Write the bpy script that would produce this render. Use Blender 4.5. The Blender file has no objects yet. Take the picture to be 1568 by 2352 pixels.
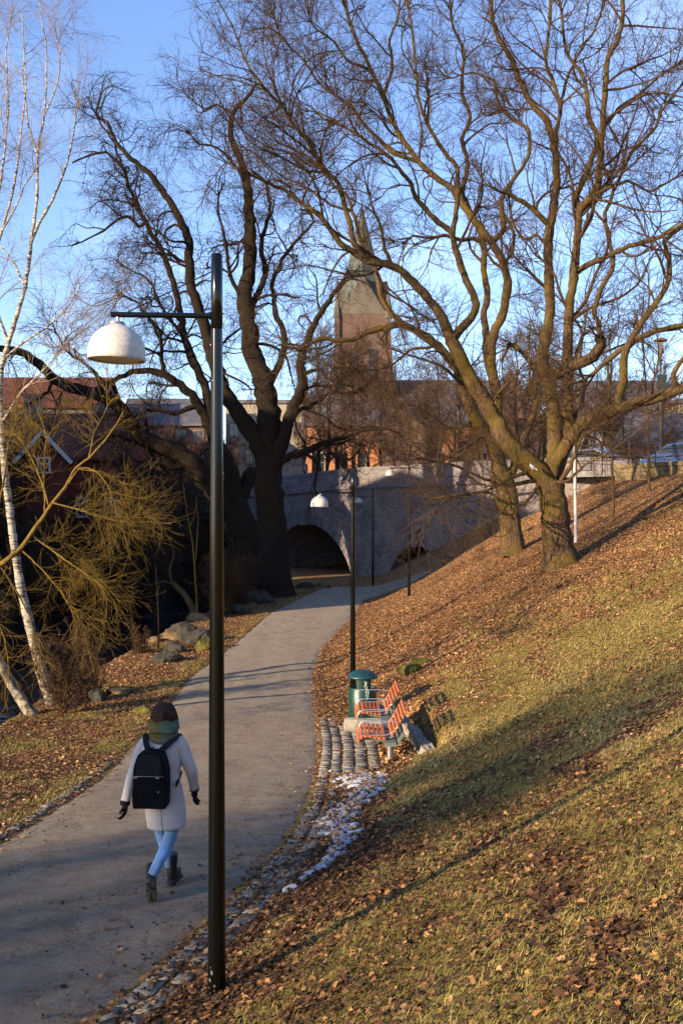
import bpy, bmesh, math, random
import numpy as np
from mathutils import Vector, Matrix
R = math.radians
rng = np.random.default_rng(7)
random.seed(7)
scene = bpy.context.scene
COL = scene.collection

# ------------------------------------------------------------------ camera, sky, sun, exposure
FD, CX, CY, CZ = 2286.0, 784.0, 1176.0, 3.29      # focal length and centre in reference units (1568 x 2352)
cam_d = bpy.data.cameras.new('camera'); cam = bpy.data.objects.new('camera', cam_d); COL.objects.link(cam)
cam.location = (0, 0, CZ); cam.rotation_euler = (R(90), 0, 0)
cam_d.sensor_fit = 'VERTICAL'; cam_d.sensor_height = 36.0; cam_d.lens = 36.0*FD/2352.0
cam_d.clip_start = 0.1; cam_d.clip_end = 3000
scene.camera = cam

SUN_EL = 15.5
SUN_AZ = 38.0          # sunlight travels from behind-left: this many degrees from +X towards +Y
ta = R(SUN_AZ)
to_sun = Vector((-math.cos(ta)*math.cos(R(SUN_EL)), -math.sin(ta)*math.cos(R(SUN_EL)), math.sin(R(SUN_EL))))
w = bpy.data.worlds.new('World'); scene.world = w; w.use_nodes = True
nt = w.node_tree; bgn = nt.nodes['Background']
sky = nt.nodes.new('ShaderNodeTexSky'); sky.sky_type = 'NISHITA'; sky.sun_disc = False
sky.sun_elevation = R(SUN_EL); sky.sun_rotation = math.atan2(to_sun.x, to_sun.y)
sky.air_density = 1.0; sky.dust_density = 0.25; sky.ozone_density = 1.6; sky.altitude = 100
# thin veils of cloud low in the sky
tc = nt.nodes.new('ShaderNodeTexCoord'); mp = nt.nodes.new('ShaderNodeMapping'); mp.inputs['Scale'].default_value = (1.2, 1.2, 3.0)
nz = nt.nodes.new('ShaderNodeTexNoise'); nz.inputs['Scale'].default_value = 2.2; nz.inputs['Detail'].default_value = 5
rp = nt.nodes.new('ShaderNodeValToRGB'); rp.color_ramp.elements[0].position = 0.52; rp.color_ramp.elements[1].position = 0.78
rp.color_ramp.elements[1].color = (0.3, 0.3, 0.3, 1)
gr = nt.nodes.new('ShaderNodeMix'); gr.data_type = 'RGBA'; gr.blend_type = 'MULTIPLY'; gr.inputs[0].default_value = 1.0; gr.inputs[7].default_value = (0.92, 0.98, 1.25, 1)
mx = nt.nodes.new('ShaderNodeMix'); mx.data_type = 'RGBA'; mx.inputs[7].default_value = (6.5, 7.4, 8.6, 1)
nt.links.new(tc.outputs['Generated'], mp.inputs[0]); nt.links.new(mp.outputs[0], nz.inputs['Vector'])
nt.links.new(nz.outputs['Fac'], rp.inputs[0]); nt.links.new(rp.outputs[0], mx.inputs[0])
nt.links.new(sky.outputs[0], gr.inputs[6]); nt.links.new(gr.outputs[2], mx.inputs[6]); nt.links.new(mx.outputs[2], bgn.inputs['Color'])
bgn.inputs['Strength'].default_value = 0.108
sun_d = bpy.data.lights.new('sun', 'SUN'); sun_d.energy = 5.0; sun_d.angle = R(0.5); sun_d.color = (1.0, 0.78, 0.52)
sun = bpy.data.objects.new('sun', sun_d); COL.objects.link(sun)
sun.rotation_euler = to_sun.to_track_quat('Z', 'Y').to_euler()
scene.view_settings.view_transform = 'Standard'; scene.view_settings.look = 'None'
scene.view_settings.exposure = 1.42; scene.view_settings.gamma = 1.0
scene.view_settings.use_curve_mapping = False
scene.cycles.max_bounces = 5; scene.cycles.diffuse_bounces = 2; scene.cycles.glossy_bounces = 2
scene.cycles.transparent_max_bounces = 4; scene.cycles.use_denoising = True

# ------------------------------------------------------------------ helpers
def W(X, Y, d, z=None):
    """reference-unit point at depth d -> world"""
    return np.array([(X-CX)/FD*d, d, CZ-(Y-CY)/FD*d])
def tag(o, label=None, cat=None, group=None, kind=None):
    if label: o['label'] = label
    if cat: o['category'] = cat
    if group: o['group'] = group
    if kind: o['kind'] = kind
    return o
def empty(name, loc=(0,0,0), rz=0.0, label=None, cat=None, group=None):
    o = bpy.data.objects.new(name, None); COL.objects.link(o)
    o.location = loc; o.rotation_euler = (0,0,rz); o.empty_display_size = .2
    return tag(o, label, cat, group)
def link(name, me, mat=None, parent=None):
    o = bpy.data.objects.new(name, me); COL.objects.link(o)
    if mat is not None:
        for m in (mat if isinstance(mat, (list, tuple)) else [mat]): me.materials.append(m)
    if parent is not None: o.parent = parent
    return o
def copy_tree(o, parent=None):
    c = o.copy(); COL.objects.link(c)
    if parent is not None: c.parent = parent
    for ch in [x for x in o.children]: copy_tree(ch, c)
    return c
def np_mesh(name, V, F, smooth=False):
    """V (n,3); F list of arrays each (m,k)"""
    me = bpy.data.meshes.new(name)
    V = np.asarray(V, dtype=np.float32)
    F = [np.asarray(f, dtype=np.int32) for f in F if len(f)]
    nl = sum(f.size for f in F); nf = sum(len(f) for f in F)
    me.vertices.add(len(V)); me.vertices.foreach_set('co', V.ravel())
    me.loops.add(nl); me.polygons.add(nf)
    me.loops.foreach_set('vertex_index', np.concatenate([f.ravel() for f in F]))
    tot = np.concatenate([np.full(len(f), f.shape[1], dtype=np.int32) for f in F])
    st = np.concatenate([[0], np.cumsum(tot)[:-1]]).astype(np.int32)
    me.polygons.foreach_set('loop_start', st); me.polygons.foreach_set('loop_total', tot)
    if smooth: me.polygons.foreach_set('use_smooth', np.ones(nf, dtype=bool))
    me.update(calc_edges=True); me.validate()
    return me
class MB:
    """collects simple shapes into one mesh"""
    def __init__(s): s.v=[]; s.f=[]; s.sm=[]
    def add(s, V, F, smooth=False):
        o=len(s.v); s.v += [tuple(p) for p in V]; s.f += [tuple(i+o for i in f) for f in F]; s.sm += [smooth]*len(F); return s
    def box(s, c, size, rot=None, bev=0.0):
        hx,hy,hz=[a/2 for a in size]; M = rot if rot is not None else Matrix.Identity(3); c=Vector(c)
        if bev<=0:
            P=[M@Vector((x,y,z))+c for z in(-hz,hz) for x,y in((-hx,-hy),(hx,-hy),(hx,hy),(-hx,hy))]
            return s.add(P,[(0,3,2,1),(4,5,6,7),(0,1,5,4),(1,2,6,5),(2,3,7,6),(3,0,4,7)])
        bm=bmesh.new(); bmesh.ops.create_cube(bm,size=1)
        for v in bm.verts: v.co=Vector((v.co.x*2*hx,v.co.y*2*hy,v.co.z*2*hz))
        bmesh.ops.bevel(bm,geom=bm.edges[:],offset=bev,segments=2,affect='EDGES',profile=.7)
        P=[M@v.co+c for v in bm.verts]; F=[[v.index for v in f.verts] for f in bm.faces]; bm.free()
        return s.add(P,F)
    def cyl(s, a, b, r0, r1=None, n=16, caps=True, smooth=True):
        r1 = r0 if r1 is None else r1
        a=Vector(a); b=Vector(b); d=(b-a).normalized(); u=d.orthogonal().normalized(); v=d.cross(u)
        P=[]; 
        for c,r in((a,r0),(b,r1)):
            for i in range(n):
                t=2*math.pi*i/n; P.append(c+u*(r*math.cos(t))+v*(r*math.sin(t)))
        s.add(P,[(i,(i+1)%n,n+(i+1)%n,n+i) for i in range(n)],smooth)
        if caps: s.add(P[:n],[tuple(range(n-1,-1,-1))]); s.add(P[n:],[tuple(range(n))])
        return s
    def lathe(s, prof, c=(0,0,0), n=32, smooth=True, M=None):
        P=[]; c=Vector(c)
        for r,z in prof:
            for i in range(n):
                t=2*math.pi*i/n; p=Vector((r*math.cos(t),r*math.sin(t),z)); P.append((M@p if M else p)+c)
        return s.add(P,[(k*n+i,k*n+(i+1)%n,(k+1)*n+(i+1)%n,(k+1)*n+i) for k in range(len(prof)-1) for i in range(n)],smooth)
    def tube(s, pts, r, n=8, closed=False):
        pts=[Vector(p) for p in pts]; m=len(pts); rr = r if hasattr(r,'__len__') else [r]*m
        P=[]; u=None
        for i,p in enumerate(pts):
            if closed: d=(pts[(i+1)%m]-pts[i-1]).normalized()
            else: d=(pts[min(i+1,m-1)]-pts[max(i-1,0)]).normalized()
            u = d.orthogonal().normalized() if u is None else (u-d*u.dot(d)).normalized()
            v=d.cross(u)
            for k in range(n):
                t=2*math.pi*k/n; P.append(p+(u*math.cos(t)+v*math.sin(t))*rr[i])
        F=[]
        for i in range(m if closed else m-1):
            j=(i+1)%m
            F+=[(i*n+k,i*n+(k+1)%n,j*n+(k+1)%n,j*n+k) for k in range(n)]
        if not closed: F+=[tuple(range(n-1,-1,-1)),tuple(range((m-1)*n,m*n))]
        return s.add(P,F,True)
    def prism(s, poly, y0, y1, axis='y'):
        """polygon in (x,z) extruded along y"""
        n=len(poly); P=[(x,y0,z) for x,z in poly]+[(x,y1,z) for x,z in poly]
        return s.add(P,[tuple(range(n)),tuple(range(2*n-1,n-1,-1))]+[(i,i+n,(i+1)%n+n,(i+1)%n) for i in range(n)])
    def build(s, name, mat=None, parent=None):
        me=bpy.data.meshes.new(name); me.from_pydata(s.v,[],s.f); me.polygons.foreach_set('use_smooth',s.sm); me.update()
        return link(name, me, mat, parent)

# ------------------------------------------------------------------ materials
class NT:
    def __init__(s, name, rough=.8, spec=.3, metal=0.0):
        s.m=bpy.data.materials.new(name); s.m.use_nodes=True; s.t=s.m.node_tree; s.b=s.t.nodes['Principled BSDF']
        s.b.inputs['Roughness'].default_value=rough; s.b.inputs['Specular IOR Level'].default_value=spec; s.b.inputs['Metallic'].default_value=metal
        s.tc=s.t.nodes.new('ShaderNodeTexCoord').outputs['Object']
    def n(s, kind, ins=None, **kw):
        nd=s.t.nodes.new('ShaderNode'+kind)
        for k,v in kw.items(): setattr(nd,k,v)
        for k,v in (ins or {}).items():
            if hasattr(v,'is_output') or isinstance(v,bpy.types.NodeSocket): s.t.links.new(v, nd.inputs[k])
            else: nd.inputs[k].default_value=v
        return nd
    def map(s, scale=(1,1,1), rot=(0,0,0), loc=(0,0,0)):
        return s.n('Mapping',{0:s.tc,1:loc,2:rot,3:scale}).outputs[0]
    def noise(s, scale, detail=4, rough=.55, vec=None, dist=0.0):
        return s.n('TexNoise',{'Vector':vec or s.tc,'Scale':scale,'Detail':detail,'Roughness':rough,'Distortion':dist}).outputs[0]
    def ramp(s, fac, stops, interp='LINEAR'):
        nd=s.n('ValToRGB',{0:fac}); cr=nd.color_ramp; cr.interpolation=interp
        while len(cr.elements)<len(stops): cr.elements.new(.5)
        for e,(p,c) in zip(cr.elements,stops):
            e.position=p; e.color=(c,c,c,1) if not hasattr(c,'__len__') else (*c,1)
        return nd.outputs[0]
    def mix(s, fac, a, b, mode='MIX'):
        nd=s.n('Mix',data_type='RGBA',blend_type=mode)
        for i,v in((0,fac),(6,a),(7,b)):
            if isinstance(v,bpy.types.NodeSocket): s.t.links.new(v,nd.inputs[i])
            else: nd.inputs[i].default_value = v if i==0 else (*v,1)
        return nd.outputs[2]
    def math(s, op, a, b=0.0):
        nd=s.n('Math',operation=op)
        for i,v in((0,a),(1,b)):
            if isinstance(v,bpy.types.NodeSocket): s.t.links.new(v,nd.inputs[i])
            else: nd.inputs[i].default_value=v
        return nd.outputs[0]
    def bump(s, h, strength=.5, dist=.02):
        nd=s.n('Bump',{'Strength':strength,'Distance':dist,'Height':h}); s.t.links.new(nd.outputs[0],s.b.inputs['Normal'])
    def color(s, c):
        if isinstance(c,bpy.types.NodeSocket): s.t.links.new(c,s.b.inputs['Base Color'])
        else: s.b.inputs['Base Color'].default_value=(*c,1)
        return s
def simple(name, c, rough=.7, spec=.3, metal=0.0, var=.25, scale=6.0, bump=0.0, bscale=None, bdist=.01):
    m=NT(name,rough,spec,metal); n=m.noise(scale,5)
    a=tuple(x*(1-var) for x in c); b=tuple(min(1,x*(1+var)) for x in c)
    m.color(m.ramp(n,[(.3,a),(.7,b)]))
    if bump>0: m.bump(m.noise(bscale or scale*4,5),bump,bdist)
    return m.m
def attr_mix_mat(name, rough, stops, attr='tint', spec=.2, translucent=0.0):
    m=NT(name,rough,spec); a=m.n('Attribute',attribute_name=attr).outputs['Fac']
    m.color(m.ramp(a,stops,'LINEAR'))
    return m.m

def bark_mat(name, dark, light, moss=None, moss_amt=.5, scale=1.0):
    m=NT(name,.95,.1)
    v=m.map((9*scale,9*scale,1.6*scale)); n1=m.noise(2.2,6,.65,v,.6); n2=m.noise(1.1*scale,4)
    c=m.ramp(n1,[(.32,dark),(.52,tuple((a+b)/2 for a,b in zip(dark,light))),(.72,light)])
    if moss:
        f=m.ramp(n2,[(.5-.22*moss_amt,0.0),(.72-.2*moss_amt,.85)])
        c=m.mix(f,c,moss)
    m.color(c); m.bump(n1,.9,.05*scale); return m.m
M_bark = bark_mat('mossy_maple_bark',(.014,.009,.0055),(.155,.098,.055),(.095,.066,.013),.42)
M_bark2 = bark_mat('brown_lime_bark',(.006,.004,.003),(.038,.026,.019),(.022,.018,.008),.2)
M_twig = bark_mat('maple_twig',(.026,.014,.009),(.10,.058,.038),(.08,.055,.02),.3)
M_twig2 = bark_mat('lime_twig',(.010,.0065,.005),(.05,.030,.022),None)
M_twigfar = simple('far_twig',(.085,.050,.032),.95,.1,var=.35,scale=.6)
M_barkfar = simple('far_bark',(.045,.032,.022),.95,.1,var=.4,scale=.8)
M_osier = bark_mat('yellow_osier_bark',(.085,.052,.012),(.20,.135,.030),None)
def birch_mat():
    m=NT('birch_bark',.75,.25)
    v=m.map((2.2,2.2,16)); n=m.noise(1.4,5,.6,v,.8); v2=m.map((3,3,2.2)); n2=m.noise(2.0,5,.6,v2)
    c=m.ramp(n,[(.40,(.02,.017,.014)),(.47,(.20,.175,.14)),(.60,(.42,.375,.30))])
    # the foot of the trunk is darker, fissured bark
    z=m.n('SeparateXYZ',{0:m.tc}).outputs[2]
    foot=m.ramp(m.math('ADD',m.math('MULTIPLY',z,.085),m.math('MULTIPLY',n2,.5)),[(.2,1.0),(.52,0.0)])
    c=m.mix(foot,c,m.ramp(n2,[(.4,(.03,.025,.018)),(.62,(.26,.22,.15))]))
    m.color(c); m.bump(n,.4,.02); return m.m
M_birch=birch_mat()
M_birchtwig=simple('birch_twig',(.21,.155,.115),.9,.1,var=.3,scale=1.0)

# ------------------------------------------------------------------ terrain function
_yr=[-40,-10,0,3.4,6.4,8.05,9.8,12.6,17.2,21,25.1,30.9,37.4,45.0,48.0,50.0,52.5,58,200]
_xr=[-30,-12,-5.2,-3.1,-1.56,-1.07,-.62,-.36,-.32,-.5,-.7,-.59,.26,1.0,2.6,5.6,9,14,14]
_yl=[-40,-10,0,5,7.5,10.3,13.7,18.9,25.1,34,40,46.8,50.5,54,60,200]
_xl=[-38,-17,-9.2,-5.9,-4.3,-3.55,-3.5,-3.7,-3.9,-3.3,-2.9,-1.7,-1.0,-1.6,-3,-3]
_yz=[-40,0,6.4,9.8,12.6,15.2,17.2,21,30,36,46,54,62,200]
_zz=[.1,.05,0,-.1,-.36,-.62,-.74,-.9,-.95,-.85,-.65,-.5,-.4,-.4]
def _smooth(xs, ys):
    g=np.arange(xs[0],xs[-1]+.01,.25); v=np.interp(g,xs,ys); k=np.hanning(13); k/=k.sum()
    v=np.convolve(np.pad(v,6,mode='edge'),k,'valid'); return g,v
_gr=_smooth(_yr,_xr); _gl=_smooth(_yl,_xl); _gz=_smooth(_yz,_zz)
def XR(y): return np.interp(y,*_gr)
def XL(y): return np.interp(y,*_gl)
def ZP(y): return np.interp(y,*_gz)
_ph=np.random.default_rng(3).uniform(0,6.28,(24,3)); _an=np.random.default_rng(4).uniform(0,6.28,24)
def fbm(x,y,s=1.0,o=4,seed=0):
    r=0; a=1; f=1.0/s
    for i in range(o):
        for k in range(3):
            j=(i*3+k+seed*5)%24; t=_an[j]
            r=r+a*np.sin((x*np.cos(t)+y*np.sin(t))*f*(1.0+.3*k)+_ph[j,0]+1.3*np.sin((x*np.sin(t)-y*np.cos(t))*f*.7+_ph[j,1]))
        a*=.55; f*=1.97
    return r/3.2
def sstep(a,b,x):
    t=np.clip((x-a)/(b-a),0,1); return t*t*(3-2*t)
WATER=-2.05
def H(x,y):
    x=np.asarray(x,dtype=float); y=np.asarray(y,dtype=float)
    zp=ZP(y); s=np.maximum(x-XR(y),0); sl=np.maximum(XL(y)-x,0)
    hill=(.37+.045*sstep(10,20,y)+.045*sstep(26,40,y))*(np.sqrt(s*s+.64)-.8)
    z=zp+hill+.15*np.clip(x-1.4,0,7)*sstep(44.5,47.5,y)
    top=5.05
    z=np.where(z>top-.6, top-.6+.6*(1-np.exp(-(z-(top-.6))/.6)), z)
    # left bank, river bed and far bank
    z=z-.05*sl
    d=np.maximum(sl-2.9-9*(1-sstep(-2,6,y)),0); drop=np.where(d<2.4, .75*d*sstep(0,.8,d), .75*2.4)
    far=np.maximum(sl-19+6*sstep(40,56,y),0); z=z-drop+np.where(far<9,.58*far,.58*9+.02*(far-9))
    # slope between the path and the bridge
    m=sstep(50,52.5,y)*sstep(1.2,2.6,x); z2=-.4+.56*np.maximum(x-2.2,0)
    z=np.where(m>0, z*(1-m)+np.minimum(np.maximum(z2,z),top)*m, z)
    # plateau behind the bridge
    b=sstep(66,74,y)*sstep(-1,5,x); z=z*(1-b)+top*b
    z=z+.035*fbm(x,y,1.3,3)*sstep(.3,1.5,np.maximum(s,sl))+.008*fbm(x,y,.5,2,2)
    return z
def ground_hit(X,Y):
    """depth at which the ray of a reference point meets the terrain"""
    d=np.arange(3,200,.02); x=(X-CX)/FD*d; z=CZ-(Y-CY)/FD*d; h=H(x,d)
    i=np.argmax(z<h); d0=d[i]; return np.array([x[i],d0,h[i]])
def grassy(x,y):
    """1 = yellowed grass, 0 = leaf litter"""
    s=x-XR(y)
    g=.5+.36*fbm(x,y,1.1,4,1)+.42*fbm(x*1.0,y*1.3,.24,3,2)
    g=g+np.where(s>0,.25*sstep(.8,3.0,s),0)-.75*sstep(13,27,y+fbm(x,y,3,2)*2.5-.95*np.maximum(x-1,0))-.55*(1-sstep(.3,1.6,s))*(s>0)
    g=np.where(x<XL(y), .30+.34*fbm(x,y,.8,3,1)+.30*(1-sstep(.1,.9,XL(y)-x)), g)
    return np.clip(g,0,1)
# flat stand for the bench beside the path, cut into the slope
_H0=H
def H(x,y):
    x=np.asarray(x,dtype=float); y=np.asarray(y,dtype=float)
    z=_H0(x,y); s=x-XR(y)
    m=sstep(-.3,0,s)*(1-sstep(1.62,1.95,s))*sstep(14.2,14.7,y)*(1-sstep(18.6,19.2,y))
    return z*(1-m)+(ZP(y)+.01)*m
def HT(x,y):
    """terrain sheet: dips a little under the path sheet"""
    x=np.asarray(x,dtype=float); y=np.asarray(y,dtype=float)
    i=np.minimum(x-XL(y),XR(y)-x); k=np.where(y<24,.035,.09)
    return H(x,y)-k*sstep(.0,.25,i)*(y>-20)*(y<53)

def grid_axis(segs):
    a=[segs[0][0]]
    for s,e,st in segs:
        n=max(1,int(round((e-s)/st))); a+=list(np.linspace(s,e,n+1)[1:])
    return np.array(a)
xs=grid_axis([(-1500,-300,200),(-300,-60,20),(-60,-24,2),(-24,-9,.5),(-9,-4,.14),(-4,7,.1),(7,16,.25),(16,30,1),(30,60,4),(60,300,20),(300,1500,200)])
ys=grid_axis([(-300,-20,20),(-20,2,1),(2,16,.1),(16,30,.2),(30,62,.4),(62,90,2),(90,300,15),(300,1500,200)])
X,Y=np.meshgrid(xs,ys); Z=HT(X,Y); nx,ny=len(xs),len(ys)
V=np.stack([X.ravel(),Y.ravel(),Z.ravel()],1)
idx=np.arange(nx*ny).reshape(ny,nx)
F=np.stack([idx[:-1,:-1].ravel(),idx[:-1,1:].ravel(),idx[1:,1:].ravel(),idx[1:,:-1].ravel()],1)
me=np_mesh('ground',V,[F],True)
at=me.attributes.new('grass','FLOAT','POINT'); at.data.foreach_set('value',grassy(V[:,0],V[:,1]).astype(np.float32))
g=NT('leaf_strewn_turf',.95,.12)
ga=g.n('Attribute',attribute_name='grass').outputs['Fac']
n1=g.noise(26,5,.7); n2=g.noise(9,4,.6); v1=g.n('TexVoronoi',{'Vector':g.tc,'Scale':17.0}); v2=g.n('TexVoronoi',{'Vector':g.tc,'Scale':31.0})
vs=g.n('SeparateColor',{0:v1.outputs['Color']}).outputs[0]
leafc=g.ramp(g.math('ADD',g.math('MULTIPLY',vs,.65),g.math('MULTIPLY',n1,.35)),[(.2,(.055,.03,.017)),(.42,(.16,.078,.034)),(.62,(.30,.145,.06)),(.85,(.42,.25,.12))])
grassc=g.ramp(n1,[(.3,(.09,.065,.02)),(.46,(.18,.135,.036)),(.62,(.30,.225,.065)),(.8,(.40,.31,.12))])
grassc=g.mix(g.ramp(n2,[(.5,0.0),(.75,.6)]),grassc,(.14,.17,.035))
f=g.ramp(g.math('ADD',ga,g.math('MULTIPLY',g.math('SUBTRACT',n2,.5),.9)),[(.36,0.0),(.62,1.0)])
c=g.mix(f,leafc,grassc)
c=g.mix(g.ramp(g.noise(1.1,3),[(.3,.2),(.55,0.0)]),c,(.07,.045,.025))
g.color(c); g.bump(g.math('ADD',g.math('MULTIPLY',v1.outputs['Distance'],.8),n1),.9,.045)
M_ground=g.m
ground=link('ground',me,M_ground); tag(ground,kind='structure')

# ---- path sheet
yy=np.concatenate([np.arange(-20,4,.5),np.arange(4,22,.09),np.arange(22,51.2,.25)]); T=np.linspace(0,1,34)
XX=XL(yy)[:,None]*(1-T)+XR(yy)[:,None]*T
wob=.05*fbm(np.zeros_like(yy),yy,.4,4)[:,None]; XX=XX+wob*(np.abs(T-.5)*2)[None,:]**6
YY=np.repeat(yy[:,None],len(T),1); ZZ=H(XX,YY)+.004-.03*(np.abs(T-.5)*2)[None,:]**14+.006*fbm(XX,YY,.25,2)+.02*(1-(2*T-1)**2)[None,:]
V=np.stack([XX.ravel(),YY.ravel(),ZZ.ravel()],1); n,m=len(yy),len(T); idx=np.arange(n*m).reshape(n,m)
F=np.stack([idx[:-1,:-1].ravel(),idx[:-1,1:].ravel(),idx[1:,1:].ravel(),idx[1:,:-1].ravel()],1)
p=NT('gravel_path',.9,.2)
a=p.noise(38,6,.85); b=p.noise(.9,5,.6); cc=p.noise(3.2,5,.65,p.map((1,2.2,1),(0,0,.5)))
col=p.ramp(a,[(.30,(.085,.070,.052)),(.44,(.28,.235,.178)),(.56,(.37,.315,.24)),(.70,(.55,.48,.37))])
wh=p.noise(.8,4,.6,p.map((2.6,.35,1),(0,0,.12)),.4)
col=p.mix(p.ramp(wh,[(.45,.0),(.65,.35)]),col,(.19,.155,.115))
lf=p.noise(2.0,6,.75,p.map((1.6,.9,1),(0,0,.3)),.5); fine=p.noise(22,5,.8)
col=p.mix(p.math('MULTIPLY',p.ramp(lf,[(.46,0.0),(.62,1.0)]),p.ramp(fine,[(.46,0.0),(.56,.85)])),col,(.13,.07,.036))
col=p.mix(p.ramp(p.noise(60,3,.8),[(.30,.8),(.42,0.0)]),col,(.07,.06,.052))
col=p.mix(p.ramp(b,[(.35,.0),(.7,.5)]),col,(.34,.275,.195))
col=p.mix(p.ramp(p.math('MULTIPLY',cc,a),[(.25,.0),(.36,.55)]),col,(.13,.07,.04))
vv=p.n('TexVoronoi',{'Vector':p.tc,'Scale':34.0}).outputs['Distance']
col=p.mix(p.ramp(vv,[(.0,.55),(.28,0.0)]),col,(.06,.052,.048))
p.color(col); p.bump(p.math('ADD',a,p.math('MULTIPLY',p.noise(14,6,.8),1.0)),1.0,.05)
path=link('path',np_mesh('path',V,[F],True),p.m); tag(path,kind='structure')

# ---- water
mb=MB(); 
wy=np.arange(-30,120,1.0)
Vw=[];
for y in wy:
    Vw+= [(float(XL(y))-40,y,WATER),(float(XL(y))-2,y,WATER)]
Fw=[(2*i,2*i+1,2*i+3,2*i+2) for i in range(len(wy)-1)]
mb.add(Vw,Fw,True)
wm=NT('dark_river_water',.06,.5); wm.color((.006,.008,.01)); nn=wm.noise(3.0,4,.6,wm.map((1,.5,1))); wm.bump(nn,.35,.05)
tag(mb.build('water',wm.m),kind='structure')

# ---- granite setts
stone=NT('granite_sett',.85,.25)
sa=stone.n('Attribute',attribute_name='tint').outputs['Fac']; sn=stone.noise(30,5,.7)
stone.color(stone.mix(stone.ramp(sn,[(.35,.55),(.65,0.0)]),stone.ramp(sa,[(0,(.145,.13,.108)),(.5,(.215,.192,.155)),(1,(.285,.26,.21))]),(.085,.08,.07)))
stone.bump(sn,.6,.01); M_sett=stone.m
def setts(name, L):
    """L rows: x,y,len,wid,angle"""
    L=np.array(L); N=len(L); h=rng.uniform(.010,.018,N); ins=rng.uniform(.006,.012,N)
    zc=H(L[:,0],L[:,1]); out=[]
    for k,(sx,sy) in enumerate([(-1,-1),(1,-1),(1,1),(-1,1)]):
        for lvl in (0,1,2):
            q=ins*(lvl==2); hx=L[:,3]/2-q; hy=L[:,2]/2-q
            jx=rng.normal(0,.006,N)*(lvl>0); jy=rng.normal(0,.006,N)*(lvl>0)
            lx=sx*hx+jx; ly=sy*hy+jy; c,s=np.cos(L[:,4]),np.sin(L[:,4])
            X=L[:,0]+lx*c-ly*s; Y=L[:,1]+lx*s+ly*c
            Z=H(X,Y)+np.array([-.06,0,0])[lvl]+(h-.012 if lvl==1 else (h+rng.normal(0,.004,N) if lvl==2 else 0))
            out.append(np.stack([X,Y,Z],1))
    P=np.stack(out,1).reshape(-1,3); b=(np.arange(N)*12)[:,None]
    F=[]
    for k in range(4):
        k2=(k+1)%4
        for lv in (0,1): F.append(b+np.array([[k*3+lv,k2*3+lv,k2*3+lv+1,k*3+lv+1]]))
    F.append(b+np.array([[2,5,8,11]]))
    Fa=np.concatenate(F); me=np_mesh(name,P,[Fa])
    t=rng.uniform(0,1,N); fa=np.tile(t,len(F))
    a=me.attributes.new('tint','FLOAT','FACE'); a.data.foreach_set('value',fa.astype(np.float32)[:len(me.polygons)])
    return link(name,me,M_sett)
L=[]
def edge_row(fn, off, y0, y1, wid, side):
    y=y0
    while y<y1:
        l=random.uniform(.13,.24); e=.02; ym=y+l/2
        dx=float(fn(ym+.2)-fn(ym-.2))/.4; a=-math.atan(dx); sc=math.cos(math.atan(dx))
        if random.random()>.05: L.append((float(fn(ym))+side*off/sc, ym, l/sc*.93, wid*random.uniform(.88,1.0), a))
        y+=(l+e)*sc
for k,o in enumerate((.08,.26)): edge_row(XR,o,4.0,12.0,.16,1)
for k,o in enumerate((.08,.25)): edge_row(XR,o,12.0,20.0,.15,1)
edge_row(XL,.08,7.5,15.5,.15,-1)
for k in range(6):                       # bench stand
    x0=.44+k*.2; y=14.55+(.0 if k<1 else .12)+random.uniform(0,.08)
    while y<(18.9 if k<3 else 18.6):
        l=random.uniform(.12,.19); L.append((float(XR(y))+x0+random.uniform(-.008,.008),y+l/2,l-.010,.168,random.gauss(0,.02))); y+=l+.008
L=[(*q[:5],) for q in L]
pv=setts('paving',L); tag(pv,kind='structure')

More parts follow.
